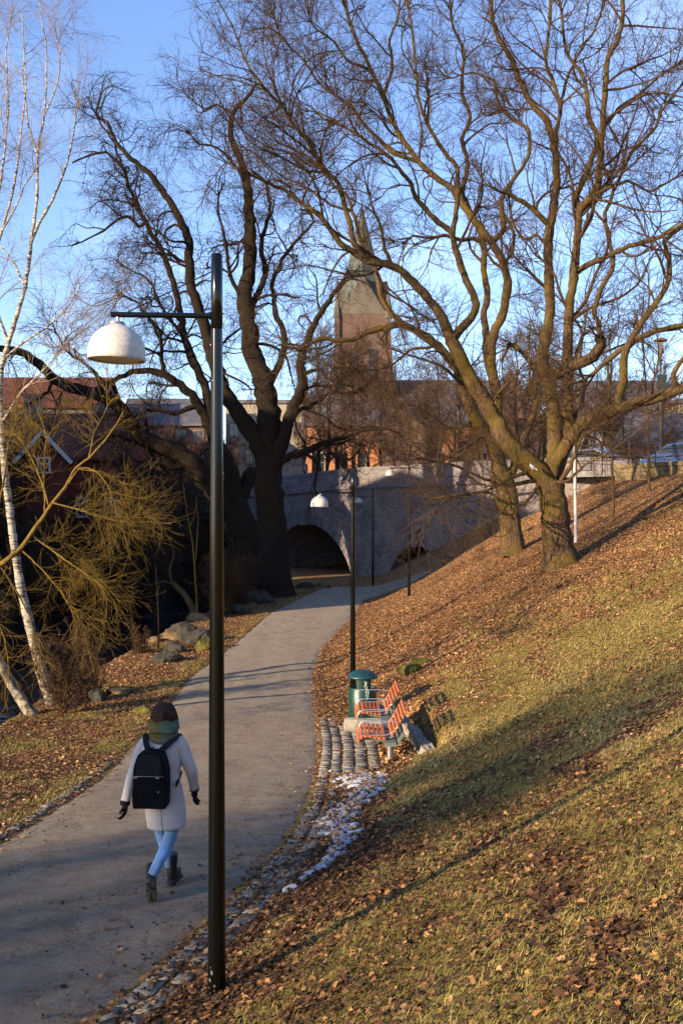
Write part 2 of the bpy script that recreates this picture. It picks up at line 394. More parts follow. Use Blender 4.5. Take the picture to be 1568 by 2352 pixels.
# ---- fallen leaves
def scatter(n, y0, y1, xa, xb, powy=1.0):
    y=y0+(y1-y0)*rng.random(n)**powy; x=xa(y)+(xb(y)-xa(y))*rng.random(n); return x,y
view_l=lambda y:-.43*y-1.0
view_r=lambda y:.43*y+1.4
LEAF_FULL=np.array([(0,-.5),(.22,-.38),(.5,-.12),(.3,.0),(.42,.3),(.15,.22),(0,.55),(-.15,.22),(-.42,.3),(-.3,.0),(-.5,-.12),(-.22,-.38)])
LEAF_MID=np.array([(0,-.5),(.45,-.1),(.3,.3),(0,.5),(-.3,.3),(-.45,-.1)])
def leaf_mesh(name, x, y, size, outline, lift, mat, tilt=.45, zoff=0.0, tint=None, stand=0.0):
    N=len(x); K=len(outline); a=rng.uniform(0,6.283,N)
    nrm=np.stack([rng.normal(0,tilt,N),rng.normal(0,tilt,N),np.ones(N)],1)
    gx=(H(x+.1,y)-H(x-.1,y))/.2; gy=(H(x,y+.1)-H(x,y-.1))/.2
    nrm[:,0]-=gx; nrm[:,1]-=gy; nrm/=np.linalg.norm(nrm,axis=1)[:,None]
    t=np.stack([np.cos(a),np.sin(a),np.zeros(N)],1); t-=nrm*(t*nrm).sum(1)[:,None]; t/=np.linalg.norm(t,axis=1)[:,None]
    b=np.cross(nrm,t); z=H(x,y)+lift*rng.random(N)+zoff
    C=np.stack([x,y,z],1); cur=rng.normal(0,.5,N)+.25
    ox=outline[:,0]; oy=outline[:,1]
    jit=1+.18*rng.normal(0,1,(N,K))
    P=C[:,None,:]+size[:,None,None]*(b[:,None,:]*(ox*1.0)[None,:,None]*jit[:,:,None]+t[:,None,:]*oy[None,:,None]*jit[:,:,None]
        +nrm[:,None,:]*(cur[:,None]*(np.abs(ox)[None,:]*.55+ (oy**2)[None,:]*.5*rng.uniform(-.3,1,(N,1)))[:,:])[:,:,None])
    # fold along the midrib: two fans
    half=K//2; base=(np.arange(N)*K)[:,None]
    A=base+np.arange(0,half+1)[None,:]; B=base+np.concatenate([np.arange(half,K),[0]])[None,:]
    me=np_mesh(name,P.reshape(-1,3),[A,B])
    tt=rng.random(N) if tint is None else tint
    at=me.attributes.new('tint','FLOAT','FACE'); v=np.concatenate([tt,tt]).astype(np.float32)
    at.data.foreach_set('value',v[:len(me.polygons)])
    return tag(link(name,me,mat),kind='stuff')
M_leaf=attr_mix_mat('dead_leaf',.75,[(0,(.025,.015,.011)),(.26,(.058,.031,.016)),(.50,(.175,.088,.036)),(.78,(.31,.165,.066)),(.95,(.43,.27,.13)),(1,(.50,.37,.24))],spec=.12)
def leaf_prob(x,y):
    s=x-XR(y); l=XL(y)-x; on=(s<0)&(l<0)
    g_=grassy(x,y); pr=1.36-g_
    pr=np.where(s>0,np.maximum(pr,.95*(1-sstep(.5,1.5,s))),pr)
    edge=np.minimum(-s,-l)
    pr=np.where(on,.003+.22*np.exp(-np.maximum(edge,0)/.09)+.012*sstep(.2,.9,fbm(x,y,.8,3,3)),pr)
    pr=np.where((s>0)&(s<.36)&(y<12),.42,pr)
    stand=(s>0)&(s<1.5)&(y>14.5)&(y<19); pr=np.where(stand,.10,pr)
    pr=np.where(l>3.4,.25,pr)
    return pr
LX=[];LY=[]
for (n,y0,y1) in ((120000,3.0,10),(120000,10,20),(170000,20,36),(100000,36,52)):
    x,y=scatter(n,y0,y1,view_l,view_r); k=rng.random(n)<leaf_prob(x,y); k&=(x>XL(y)-4.5)&(x-XR(y)<26)
    LX.append(x[k]); LY.append(y[k])
tw=lambda n:np.clip(rng.beta(1.5,1.5,n),0,1)
x,y=LX[0],LY[0]; leaf_mesh('fallen_leaves',x,y,rng.uniform(.018,.056,len(x)),LEAF_FULL,.03,M_leaf,.38,.006,(.04+.80*tw(len(x)))*np.where(rng.random(len(x))<.62,.5,1))
x,y=LX[1],LY[1]; leaf_mesh('fallen_leaves',x,y,rng.uniform(.022,.055,len(x)),LEAF_MID,.016,M_leaf,.36,.006,tw(len(x))*np.where(rng.random(len(x))<.35,.6,1))
x=np.concatenate(LX[2:]);y=np.concatenate(LY[2:]); leaf_mesh('fallen_leaves',x,y,rng.uniform(.032,.070,len(x)),LEAF_MID,.016,M_leaf,.34,.008,.12+.76*tw(len(x))+.10*fbm(x,y,1.6,3,3))
# crumbs and leaf bits trodden into the path
x,y=scatter(60000,5.0,26,view_l,view_r); on=(x>XL(y))&(x<XR(y))&(rng.random(len(x))<.10+.85*sstep(.0,.9,fbm(x*1.0,y*1.6,.7,4,2)))
x,y=x[on],y[on]; leaf_mesh('leaf_crumbs',x,y,rng.uniform(.010,.038,len(x)),LEAF_MID,.006,M_leaf,.3,.012,tw(len(x))*.75)

# ---- grass
M_grass=attr_mix_mat('winter_grass',.8,[(0,(.09,.068,.018)),(.3,(.20,.155,.036)),(.55,(.32,.245,.062)),(.8,(.47,.36,.13)),(1,(.18,.19,.035))],spec=.2)
def grass_mesh(n,y0,y1,Lr,wd,thr=.45):
    x,y=scatter(n,y0,y1,view_l,view_r); gq=grassy(x,y)+.25*fbm(x,y,.22,2,4)
    k=(gq>thr)&((x>XR(y)+.25)|(x<XL(y)-.08))&(x>XL(y)-3.5)
    s=x-XR(y); k&=~((s>0)&(s<1.7)&(y>14.4)&(y<19.1))
    x,y=x[k],y[k]; N=len(x); a=rng.uniform(0,6.28,N)+1.2*np.sin(x*3+y*2); el=np.abs(rng.normal(.18,.28,N)); Ln=rng.uniform(*Lr,N)
    d=np.stack([np.cos(a)*np.cos(el),np.sin(a)*np.cos(el),np.sin(el)],1)
    gx=(H(x+.1,y)-H(x-.1,y))/.2; gy=(H(x,y+.1)-H(x,y-.1))/.2; d[:,2]+=gx*d[:,0]+gy*d[:,1]
    sd=np.stack([-np.sin(a),np.cos(a),np.zeros(N)],1); C=np.stack([x,y,H(x,y)+rng.uniform(0,.02,N)],1)
    w_=rng.uniform(.7,1.3,N)*wd
    p0=C-sd*w_[:,None]/2; p1=C+sd*w_[:,None]/2; m_=C+d*(Ln*.55)[:,None]+np.array([0,0,.012]); up=np.array([0,0,1.0])
    p2=m_+sd*w_[:,None]*.4; p3=m_-sd*w_[:,None]*.4; p4=C+d*Ln[:,None]-up*(Ln*.12)[:,None]+sd*(rng.normal(0,.2,N)*Ln)[:,None]
    P=np.stack([p0,p1,p2,p3,p4],1).reshape(-1,3); b=(np.arange(N)*5)[:,None]
    me=np_mesh('grass',P,[b+np.array([[0,1,2,3]]),b+np.array([[3,2,4]])])
    t=np.clip(.45+.28*fbm(x,y,.6,3,3)+rng.normal(0,.2,N),0,.85); t=np.where(fbm(x,y,1.0,3,2)+rng.normal(0,.2,N)>.95,1,t)
    at=me.attributes.new('tint','FLOAT','FACE'); at.data.foreach_set('value',np.concatenate([t,t]).astype(np.float32)[:len(me.polygons)])
    return tag(link('grass',me,M_grass),kind='stuff')
grass_mesh(240000,3.0,10.5,(.03,.08),.0033)
grass_mesh(190000,10.5,22,(.04,.10),.0055)
grass_mesh(60000,22,40,(.08,.16),.014,.55)

# ---- old snow along the right edge
gx_=np.arange(-1.2,1.9,.022); gy_=np.arange(8.0,14.6,.03)
SX,SY=np.meshgrid(gx_,gy_)
def snow_h(x,y):
    s=x-XR(y); cen=.50+.03*(y-8.8)+.1*np.sin(y*2.1); wdt=.08+.20*sstep(8.6,12.6,y)
    band=1-np.abs(s-cen)/wdt
    return .75*np.minimum(band,.75)+.42*fbm(x,y*1.5,.11,4,1)-.16-.6*(y<8.7)-.8*sstep(14.1,14.5,y)
SH=snow_h(SX,SY); SZ=H(SX,SY)+.012+.05*np.sqrt(np.clip(SH,0,1))
V=np.stack([SX.ravel(),SY.ravel(),np.where(SH>0,SZ,H(SX,SY)-.01).ravel()],1); n,m=SX.shape; idx=np.arange(n*m).reshape(n,m)
q=np.stack([idx[:-1,:-1],idx[:-1,1:],idx[1:,1:],idx[1:,:-1]],-1).reshape(-1,4); on=(SH.ravel()[q]>0).sum(1)>=2
sn=NT('old_snow',.6,.3); sn.color(sn.ramp(sn.noise(22,5,.7),[(.3,(.16,.16,.17)),(.5,(.36,.38,.42)),(.7,(.55,.58,.63))])); sn.bump(sn.noise(40,4),.5,.01); M_snow=sn.m
me=np_mesh('snow',V,[q[on]],True); so=link('snow',me,M_snow); tag(so,kind='stuff')
x,y=scatter(60000,8.6,14.6,lambda y:XR(y)+.1,lambda y:XR(y)+1.5); k=(rng.random(len(x))<.05)&(snow_h(x,y)>0); 
leaf_mesh('leaves_on_snow',x[k],y[k],rng.uniform(.03,.06,k.sum()),LEAF_MID,.02,M_leaf,.4,.05)
# ------------------------------------------------------------------ trees
def tubes(P, Rr, n):
    """P (N,K,3) polylines, Rr (N,K) radii -> verts, quads"""
    N,K,_=P.shape
    if N==0: return np.zeros((0,3)),np.zeros((0,4),int)
    T=np.empty_like(P); T[:,1:-1]=P[:,2:]-P[:,:-2]; T[:,0]=P[:,1]-P[:,0]; T[:,-1]=P[:,-1]-P[:,-2]
    T/=np.linalg.norm(T,axis=2)[:,:,None]+1e-9
    ref=np.where(np.abs(T[:,0,2:3])>.9,np.array([[1.,0,0]]),np.array([[0,0,1.]]))
    U=np.cross(T[:,0],ref); U/=np.linalg.norm(U,axis=1)[:,None]+1e-9
    ang=np.arange(n)*2*np.pi/n; out=np.empty((N,K,n,3))
    for k in range(K):
        t=T[:,k]; U=U-t*(U*t).sum(1)[:,None]; U/=np.linalg.norm(U,axis=1)[:,None]+1e-9; Vv=np.cross(t,U)
        out[:,k]=P[:,k,None,:]+Rr[:,k,None,None]*(U[:,None,:]*np.cos(ang)[None,:,None]+Vv[:,None,:]*np.sin(ang)[None,:,None])
    b=(np.arange(N)*K*n)[:,None,None,None]; kk=(np.arange(K-1)*n)[None,:,None,None]; j=np.arange(n)
    q=np.stack([j,(j+1)%n,n+(j+1)%n,n+j],1)[None,None]
    return out.reshape(-1,3),(b+kk+q).reshape(-1,4)
def merge(parts):
    V=[];F=[];o=0
    for v,f in parts:
        V.append(v);F.append(f+o);o+=len(v)
    return np.concatenate(V),np.concatenate(F)
def resample(P, Rr, K):
    """(k,3),(k,) -> K points evenly by arc length"""
    s=np.concatenate([[0],np.cumsum(np.linalg.norm(np.diff(P,axis=0),axis=1))]); t=np.linspace(0,s[-1],K)
    return np.stack([np.interp(t,s,P[:,i]) for i in range(3)],1),np.interp(t,s,Rr),s[-1]
def spawn(rg, P, Rr, M, L, K, ang, gnarl, trop, t0=.1, t1=1.0, rk=.011, rfrac=.6, rmin=.003, weights=None, short=.55, side=None):
    """grow M children on parents"""
    N,Kp,_=P.shape; ln=np.linalg.norm(P[:,-1]-P[:,0],axis=1) if weights is None else weights
    ii=rg.choice(N,M,p=ln/ln.sum()); t=t0+(t1-t0)*rg.random(M)
    f=t*(Kp-1); k0=np.minimum(f.astype(int),Kp-2); fr=f-k0
    A=P[ii,k0]; B=P[ii,k0+1]; st=A+(B-A)*fr[:,None]; tan=B-A; tan/=np.linalg.norm(tan,axis=1)[:,None]+1e-9
    rp=Rr[ii,k0]*(1-fr)+Rr[ii,k0+1]*fr
    rv=rg.normal(size=(M,3)); 
    if side is not None: rv+=np.array(side)
    U=rv-tan*(rv*tan).sum(1)[:,None]; U/=np.linalg.norm(U,axis=1)[:,None]+1e-9
    a=np.radians(rg.normal(ang,12,M)); d=tan*np.cos(a)[:,None]+U*np.sin(a)[:,None]
    Lc=rg.uniform(L[0],L[1],M)*(1-short*t); r=np.minimum(rp*rfrac,Lc*rk); r=np.maximum(r,rmin)
    out=np.empty((M,K,3)); rr=np.empty((M,K)); out[:,0]=st; step=(Lc/(K-1))[:,None]
    cur=rg.normal(size=(M,3))*gnarl*.35
    for k in range(K):
        if k: out[:,k]=out[:,k-1]+d*step
        rr[:,k]=r*(1-.72*k/(K-1))
        cur=cur*.6+rg.normal(size=(M,3))*gnarl
        d=d+cur; d[:,2]+=trop*(k+1)/K; d/=np.linalg.norm(d,axis=1)[:,None]
    return out,np.maximum(rr,rmin*.6)
def catmull(P, step):
    P=np.asarray(P,float); n=len(P)
    if n==2: 
        m=max(3,int(np.linalg.norm(P[1]-P[0])/step)); return P[0]+(P[1]-P[0])*np.linspace(0,1,m)[:,None]
    Q=np.vstack([2*P[0]-P[1],P,2*P[-1]-P[-2]]); out=[]
    for i in range(1,n):
        a,b,c,d=Q[i-1],Q[i],Q[i+1],Q[i+2]; m=max(2,int(np.linalg.norm((c-b)[:2])/step)); t=np.linspace(0,1,m,endpoint=False)[:,None]
        cr=.5*((2*b)+(-a+c)*t+(2*a-5*b+4*c-d)*t*t+(-a+3*b-3*c+d)*t**3); out.append(.62*cr+.38*(b+(c-b)*t))
    out.append(P[-1:]); return np.vstack(out)
class Tree:
    def __init__(s, dep, seed, step=12, wob=1.6):
        s.dep=dep; s.L=[]; s.D=np.zeros((0,4)); s.rg=np.random.default_rng(seed); s.step=step; s.wob=wob
    def limb(s, pts, w0, w1, off=0.0, dep=None, flare=0.0, pw=.85):
        """pts in reference units, widths in reference units, off = metres deeper at the far end"""
        pts=[tuple(p) for p in pts]
        if dep is None and len(s.D):
            p=np.array(pts[0]); dd=np.linalg.norm(s.D[:,:2]-p,axis=1); k=int(np.argmin(dd)); d0=s.D[k,2]
            if dd[k]<60: pts=[tuple(s.D[k,:2])]+[q for q in pts[0 if dd[k]>9 else 1:]]
            w0=min(w0,s.D[k,3]*.97)
        else: d0=s.dep if dep is None else dep
        C=catmull(pts,s.step); n=len(C); ar=np.concatenate([[0],np.cumsum(np.linalg.norm(np.diff(C,axis=0),axis=1))]); t=ar/ar[-1]
        q=np.concatenate([[0],np.cumsum(s.rg.normal(size=n-1))]); q-=q[-1]*t*.5
        dpt=d0+off*t+.05*q*min(1,abs(off)+.3)
        if n>4: C[1:]+=s.rg.normal(size=(n-1,2))*s.wob*np.minimum(1,(1-t[1:])*3+.4)[:,None]*.6
        wd=w0+(w1-w0)*t**pw
        if flare: wd=wd*(1+flare*np.exp(-ar/20.0))
        wd*=1+.05*s.rg.normal(size=n)
        P=np.stack([(C[:,0]-CX)/FD*dpt,dpt,CZ-(C[:,1]-CY)/FD*dpt],1); r=wd/2*dpt/FD
        s.L.append((P,r)); s.D=np.vstack([s.D,np.stack([C[:,0],C[:,1],dpt,wd],1)]); return s
    def finish(s, name, label, cat, group, mats, levels, sides=9, skip=0, extra=None):
        base=s.L[0][0][0]; parts=[]; 
        for P,r in s.L:
            n=14 if r[0]>.2 else (sides if r[0]>.05 else 6)
            v,f=tubes(P[None],r[None],n)
            if n==14:     # buttressed, ridged trunk
                K=len(P); c=np.repeat(P,n,0); a=np.tile(np.arange(n),K); rid=1+.07*np.sin(a*2.4+1)+.05*np.sin(a*5.1)+.03*s.rg.normal(size=len(a))
                v=c+(v-c)*rid[:,None]
            parts.append((v,f))
        root=empty(name,tuple(base),0,label,cat,group)
        V,F=merge(parts); V=V-base
        link('trunk',np_mesh('trunk',V,[F],True),mats[0],root)
        K=40; PP=[];RR=[];LN=[]; skip=1 if len(s.L)>3 else 0
        for P,r in s.L[skip:]:
            p,q,l=resample(P,r,K); PP.append(p);RR.append(q);LN.append(l*(1.0 if r.mean()<.2 else .35))
        PP=np.array(PP);RR=np.array(RR);LN=np.array(LN)
        s.total=LN.sum()
        cps=[]; P,Rq,wt=PP,RR,LN
        pool=[(PP,RR,LN)]
        for lv in levels:
            M=int(lv['n']*(LN.sum() if lv.get('per_m',False) else len(pool[-1][0])))
            P,Rq,wt=pool[-1]
            c,cr=spawn(s.rg,P,Rq,M,lv['L'],lv['K'],lv.get('ang',48),lv.get('g',.12),lv.get('trop',.05),lv.get('t0',.12),1.0,lv.get('rk',.011),.62,lv.get('rmin',.0035),wt,lv.get('short',.5),lv.get('side'))
            cps.append(tubes(c,cr,lv.get('n_s',3))); pool.append((c,cr,None))
            if lv.get('tips'):   # also continue the twigs from the limb ends
                c2,cr2=spawn(s.rg,PP,RR,int(lv['tips']*len(PP)),lv['L'],lv['K'],28,lv.get('g',.12),lv.get('trop',.05),.85,1.0,.012,.8,lv.get('rmin',.0035),np.ones(len(PP)),0)
                cps.append(tubes(c2,cr2,lv.get('n_s',3))); pool[-1]=(np.concatenate([c,c2]),np.concatenate([cr,cr2]),None)
        V,F=merge(cps); V=V-base
        link('crown',np_mesh('crown',V,[F],False),mats[1],root)
        return root
LV_MAPLE=[dict(n=1.25,per_m=True,L=(2.0,4.8),K=14,ang=42,g=.115,trop=.09,n_s=6,rmin=.015,t0=.3,rk=.0165),
          dict(n=7,L=(1.1,2.4),K=9,ang=45,g=.12,trop=.08,n_s=5,tips=5,rmin=.0085),
          dict(n=5.0,L=(.6,1.4),K=6,ang=42,g=.10,trop=.07,n_s=4,rmin=.0052),
          dict(n=3.4,L=(.35,.8),K=4,ang=40,g=.09,trop=.05,n_s=3,rmin=.0038)]
LV_OLD=[dict(n=2.3,per_m=True,L=(1.2,3.0),K=9,ang=50,g=.13,trop=.10,n_s=5,tips=3,rmin=.008,t0=.18),
          dict(n=6.5,L=(.6,1.5),K=7,ang=48,g=.14,trop=.10,n_s=4,rmin=.0055),
          dict(n=5.5,L=(.3,.85),K=5,ang=45,g=.14,trop=.08,n_s=3,rmin=.0042),
          dict(n=2.6,L=(.14,.42),K=4,ang=42,g=.14,trop=.06,n_s=3,rmin=.0036)]

# --- the right-hand maple of the pair on the slope
b2=ground_hit(1287,1300)
t=Tree(b2[1],11)
t.limb([(1290,1306),(1283,1255),(1276,1200),(1270,1150),(1262,1105)],64,58,0,flare=.75)
t.limb([(1265,1130),(1246,1092),(1221,1070),(1187,1040),(1154,1000),(1133,957),(1100,903),(1079,867),(1056,820),(1035,780)],48,28,-.6)
t.limb([(1035,780),(1010,720),(969,670),(929,630),(899,609),(843,600),(803,574),(778,556),(740,500),(700,470),(655,438),(579,403),(529,378),(500,355)],26,3,-2.0)
t.limb([(1040,785),(1080,730),(1095,700),(1080,665),(1060,620),(1045,569),(1035,534),(1005,509),(979,483),(954,453),(944,423),(924,398),(899,363),(838,322),(790,290),(740,262),(690,250)],22,3,1.5)
t.limb([(1040,545),(1045,500),(1052,453),(1050,383),(1030,363),(1005,327),(979,282),(959,222),(957,181),(949,101),(939,25),(925,-60)],13,4,-.8)
t.limb([(899,609),(880,560),(874,520),(852,470),(842,430)],10,4,-1.5)
t.limb([(843,600),(812,560),(806,520),(790,470),(776,420),(740,385),(705,322),(670,282),(655,252),(625,222),(579,166),(554,116),(534,60),(505,10)],15,3,-1.5)
t.limb([(860,600),(872,640),(880,690),(905,730)],9,7,.6)
t.limb([(1262,1115),(1272,1055),(1271,948),(1260,873),(1244,830),(1255,760),(1262,705),(1259,630),(1257,554),(1267,494),(1277,428),(1274,353),(1257,282),(1216,232),(1191,181),(1176,141),(1151,101),(1131,50),(1126,0),(1118,-70)],34,8,.7)
t.limb([(1277,400),(1277,302),(1287,252),(1272,191),(1251,141),(1262,50),(1262,-20)],12,6,-.8)
t.limb([(1274,1090),(1292,1040),(1302,986),(1304,885),(1302,784),(1307,705),(1317,630),(1325,554),(1330,484),(1358,453),(1373,428),(1378,353),(1383,282),(1390,202),(1395,131),(1413,101),(1428,50),(1428,-20)],36,9,-.9)
t.limb([(1328,480),(1322,453),(1338,418),(1358,363),(1373,322),(1352,270),(1340,180),(1300,120),(1290,40),(1280,-30)],15,5,.8)
t.limb([(1259,520),(1225,484),(1200,463),(1160,440)],14,9,-.6)
t.limb([(1257,570),(1230,540),(1205,548),(1180,520),(1170,470)],9,4,.8)
t.limb([(1260,868),(1277,858),(1302,846),(1335,832),(1362,818),(1380,790),(1374,775)],30,24,-.8)
t.limb([(1378,785),(1372,740),(1363,715),(1383,655),(1408,604),(1388,504),(1403,453),(1448,353),(1504,292),(1519,252),(1568,191),(1600,150)],13,5,-.8)
t.limb([(1268,1075),(1302,1018),(1333,976),(1383,951),(1444,931),(1510,911),(1568,890),(1640,860),(1720,800)],44,20,-2.2)
t.limb([(1414,930),(1429,875),(1434,810),(1459,759),(1479,730),(1509,690),(1535,645),(1535,594),(1524,554),(1555,529),(1600,490)],22,7,.8)
t.limb([(1440,800),(1420,808),(1383,838),(1340,873),(1300,880)],13,6,.5)
t.limb([(1438,800),(1462,778),(1510,759),(1568,745),(1640,700)],17,8,-.6)
t.limb([(1312,628),(1345,610),(1383,594),(1433,569),(1504,549),(1568,514),(1630,470)],15,6,-1.6)
t.limb([(1560,892),(1545,860),(1570,820),(1610,790)],14,8,-.5)
t.limb([(1355,455),(1400,430),(1440,415),(1490,440),(1530,420),(1568,400)],9,4,-.9)
t.limb([(1383,300),(1420,250),(1470,215),(1520,170),(1568,140)],9,4,.9)
t.limb([(1302,990),(1335,930),(1340,880),(1328,840),(1340,760),(1350,700)],10,4,1.2)
t.limb([(1283,252),(1300,180),(1330,120),(1370,60),(1390,-20)],8,4,.9)
t.limb([(1221,1075),(1205,1087),(1170,1098),(1140,1118),(1100,1130),(1060,1145)],12,3,-1.6)
t.limb([(1235,1100),(1190,1112),(1150,1112),(1110,1100),(1060,1075),(1010,1060),(960,1052)],11,3,-1.8)
t.limb([(1240,1110),(1200,1160),(1150,1150),(1120,1130),(1060,1135),(990,1145)],10,3,-2.0)
t.limb([(1262,1110),(1300,1105),(1330,1080),(1352,1060),(1400,1040)],9,3,-1.4)
t.limb([(1275,1120),(1310,1070),(1330,1010),(1370,980)],13,6,-1.0)
maple2=t.finish('maple_tree','bare maple on the slope with a long low bough reaching towards the street wall','tree','twin maples on the slope',(M_bark,M_twig),LV_MAPLE)

# --- the left-hand maple
b1=ground_hit(1172,1275)
t=Tree(b1[1],12)
t.limb([(1176,1278),(1174,1230),(1170,1180),(1164,1130),(1150,1087)],50,40,0,flare=.7)
t.limb([(1150,1095),(1132,1022),(1112,990),(1091,966),(1068,899),(1050,850),(1016,805),(986,780),(948,755),(920,745),(885,753),(847,760),(809,780),(772,782),(734,777),(690,800),(640,790)],38,4,-2.4)
t.limb([(935,750),(900,722),(885,700),(871,672),(867,640),(859,606),(843,590),(828,554),(815,500),(800,455),(770,430),(725,373),(690,350),(640,330)],15,3,1.5)
t.limb([(1165,1120),(1185,1060),(1205,1000),(1225,950),(1235,900),(1228,850),(1200,810),(1170,790),(1150,830)],24,7,1.0)
t.limb([(1145,1060),(1142,923),(1139,893),(1128,841),(1130,776),(1150,730),(1165,660),(1155,604),(1125,554),(1100,519),(1065,473),(1045,438),(999,408),(964,373),(929,327),(904,282),(879,222),(853,161),(823,101),(803,50),(788,0),(770,-60)],26,5,-1.6)
t.limb([(1133,900),(1117,820),(1117,776),(1110,726),(1120,675),(1110,620),(1110,554),(1085,500),(1060,440),(1075,380),(1060,320),(1080,270),(1060,210),(1065,120),(1040,60),(1030,-20)],20,5,1.2)
t.limb([(1125,549),(1155,529),(1150,463),(1160,438),(1195,388),(1216,352),(1213,297),(1170,272),(1140,227),(1135,186),(1080,166),(1030,180),(1000,150)],14,3,.7)
t.limb([(1110,560),(1085,548),(1060,552),(1020,540),(985,548),(950,540),(925,560)],12,4,-1.5)
t.limb([(1155,604),(1175,580),(1180,540),(1165,505),(1150,480)],8,5,.8)
t.limb([(1000,795),(940,805),(900,840),(850,850),(800,855)],8,3,-1.5)
t.limb([(879,222),(900,160),(895,90),(915,30),(920,-40)],9,4,.8)
t.limb([(853,161),(800,140),(760,90),(720,60),(700,0)],8,3,-1.2)
t.limb([(964,373),(900,350),(850,300),(800,240),(740,200),(690,130),(650,90),(620,20)],10,3,-2.2)
t.limb([(810,480),(760,470),(700,430),(640,400),(580,350),(540,330)],8,2.5,-1.5)
t.limb([(1150,980),(1110,1000),(1060,1030),(1020,1060)],9,3,-1.5)
t.limb([(1091,966),(1040,985),(990,960),(960,930)],8,3,-1.2)
maple1=t.finish('maple_tree','bare maple behind its twin, leaning left over the path before the stone bridge','tree','twin maples on the slope',(M_bark,M_twig),LV_MAPLE)

# --- the two dark limes on the river bank
LV_LIME=[dict(n=1.35,per_m=True,L=(2.2,5.0),K=14,ang=48,g=.26,trop=.0,n_s=6,rmin=.022,t0=.15,rk=.021),
          dict(n=6.5,L=(1.3,2.8),K=10,ang=50,g=.22,trop=-.06,n_s=5,tips=5,rmin=.012),
          dict(n=4.5,L=(.7,1.7),K=7,ang=48,g=.18,trop=-.12,n_s=4,rmin=.0075),
          dict(n=3.4,L=(.4,1.0),K=5,ang=42,g=.16,trop=-.2,n_s=3,rmin=.005)]
LV_OLDL=[dict(n=2.0,per_m=True,L=(1.4,3.6),K=10,ang=55,g=.22,trop=-.04,n_s=5,tips=4,rmin=.012,t0=.2),
         dict(n=7,L=(.8,2.0),K=8,ang=52,g=.22,trop=-.10,n_s=4,rmin=.008),
         dict(n=6,L=(.45,1.2),K=5,ang=48,g=.2,trop=-.16,n_s=3,rmin=.006),
         dict(n=2.0,L=(.25,.65),K=4,ang=42,g=.2,trop=-.2,n_s=3,rmin=.005)]
c1=ground_hit(632,1370)
t=Tree(c1[1],13,wob=2.4)
t.limb([(632,1375),(628,1300),(624,1240),(620,1150),(617,1080),(617,1000)],76,56,0,flare=.5)
t.limb([(617,1020),(617,986),(617,935),(604,875),(579,809),(569,734),(562,680),(574,604),(574,504),(569,428),(554,373),(529,312),(534,262),(569,222),(590,190)],60,6,-.8)
t.limb([(622,1120),(610,1060),(590,1010),(561,970),(534,930),(509,890),(469,745),(438,655),(433,554),(403,484),(373,438),(343,398),(302,363),(267,327),(247,282),(222,262),(232,212)],46,4,-1.8)
t.limb([(622,1110),(632,1060),(650,1010),(670,945),(695,885),(688,835),(705,786),(730,730),(756,690),(786,650),(800,620)],40,7,-1.0)
t.limb([(600,900),(640,840),(655,780),(630,710),(625,660),(640,610),(680,554),(720,509),(700,470)],20,4,1.3)
t.limb([(640,1060),(670,1046),(705,1036),(740,1020),(790,1006),(830,990),(880,985),(920,1000)],20,4,-2.2)
t.limb([(569,734),(590,680),(610,630),(600,560),(620,480),(610,420),(580,395)],18,5,1.0)
t.limb([(558,690),(530,640),(520,560),(500,480),(510,420)],11,4,-1.2)
t.limb([(690,860),(730,850),(770,880),(800,860)],10,3,-1.0)
t.limb([(670,945),(720,930),(760,900),(810,905),(850,880)],13,3,1.2)
t.limb([(433,600),(410,600),(380,570),(340,560)],8,3,1.0)
t.limb([(569,428),(540,380),(500,340),(460,330),(430,300)],9,3,-1.4)
t.limb([(534,262),(500,240),(470,250),(440,230)],6,2.5,.8)
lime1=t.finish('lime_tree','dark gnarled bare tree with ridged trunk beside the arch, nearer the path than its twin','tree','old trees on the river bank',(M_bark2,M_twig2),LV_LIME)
c2=ground_hit(570,1368)
t=Tree(c2[1]+.3,14,wob=2.4)
t.limb([(590,1370),(582,1300),(568,1240),(550,1190),(534,1155)],70,62,0,flare=.5)
t.limb([(548,1210),(550,1150),(566,1110),(585,1080)],40,34,.6)
t.limb([(530,1175),(513,1144),(482,1110),(441,1065),(406,1037),(360,1020),(322,1000),(290,955),(265,925),(242,912),(210,902),(176,892),(126,870),(91,835),(50,809),(0,799),(-60,780)],54,12,-3.4)
t.limb([(540,1180),(535,1110),(524,1060),(500,1020),(475,970),(454,930),(433,900),(393,870),(353,852),(302,855),(262,875),(225,890),(190,930)],40,5,-2.5)
t.limb([(500,1020),(480,940),(470,880),(440,820),(428,786),(398,645),(368,569),(327,499),(302,448),(287,393),(262,363),(242,348),(205,358),(166,373)],24,4,-1.0)
t.limb([(320,520),(300,500),(282,499),(242,529),(201,549),(166,564)],12,3,-1.0)
t.limb([(287,400),(262,330),(235,290),(215,250),(200,220)],10,3,-1.0)
t.limb([(373,850),(370,790),(350,740),(320,700),(290,680),(250,690)],12,3,-1.0)
t.limb([(440,840),(420,770),(380,720),(340,640),(300,620),(270,600)],11,3,1.0)
t.limb([(322,1000),(300,1010),(260,1000),(230,1010)],14,4,-1.5)
t.limb([(242,915),(220,860),(190,830),(150,800),(120,740)],12,3,.8)
t.limb([(126,870),(110,900),(70,930),(20,950)],9,3,-1)
t.limb([(454,935),(400,950),(350,940),(300,960)],14,4,-1.0)
t.limb([(441,1065),(400,1075),(360,1060),(320,1080)],14,4,-1.4)
lime2=t.finish('lime_tree','dark leaning bare tree on the river bank with a thick limb reaching far left','tree','old trees on the river bank',(M_bark2,M_twig2),LV_LIME)

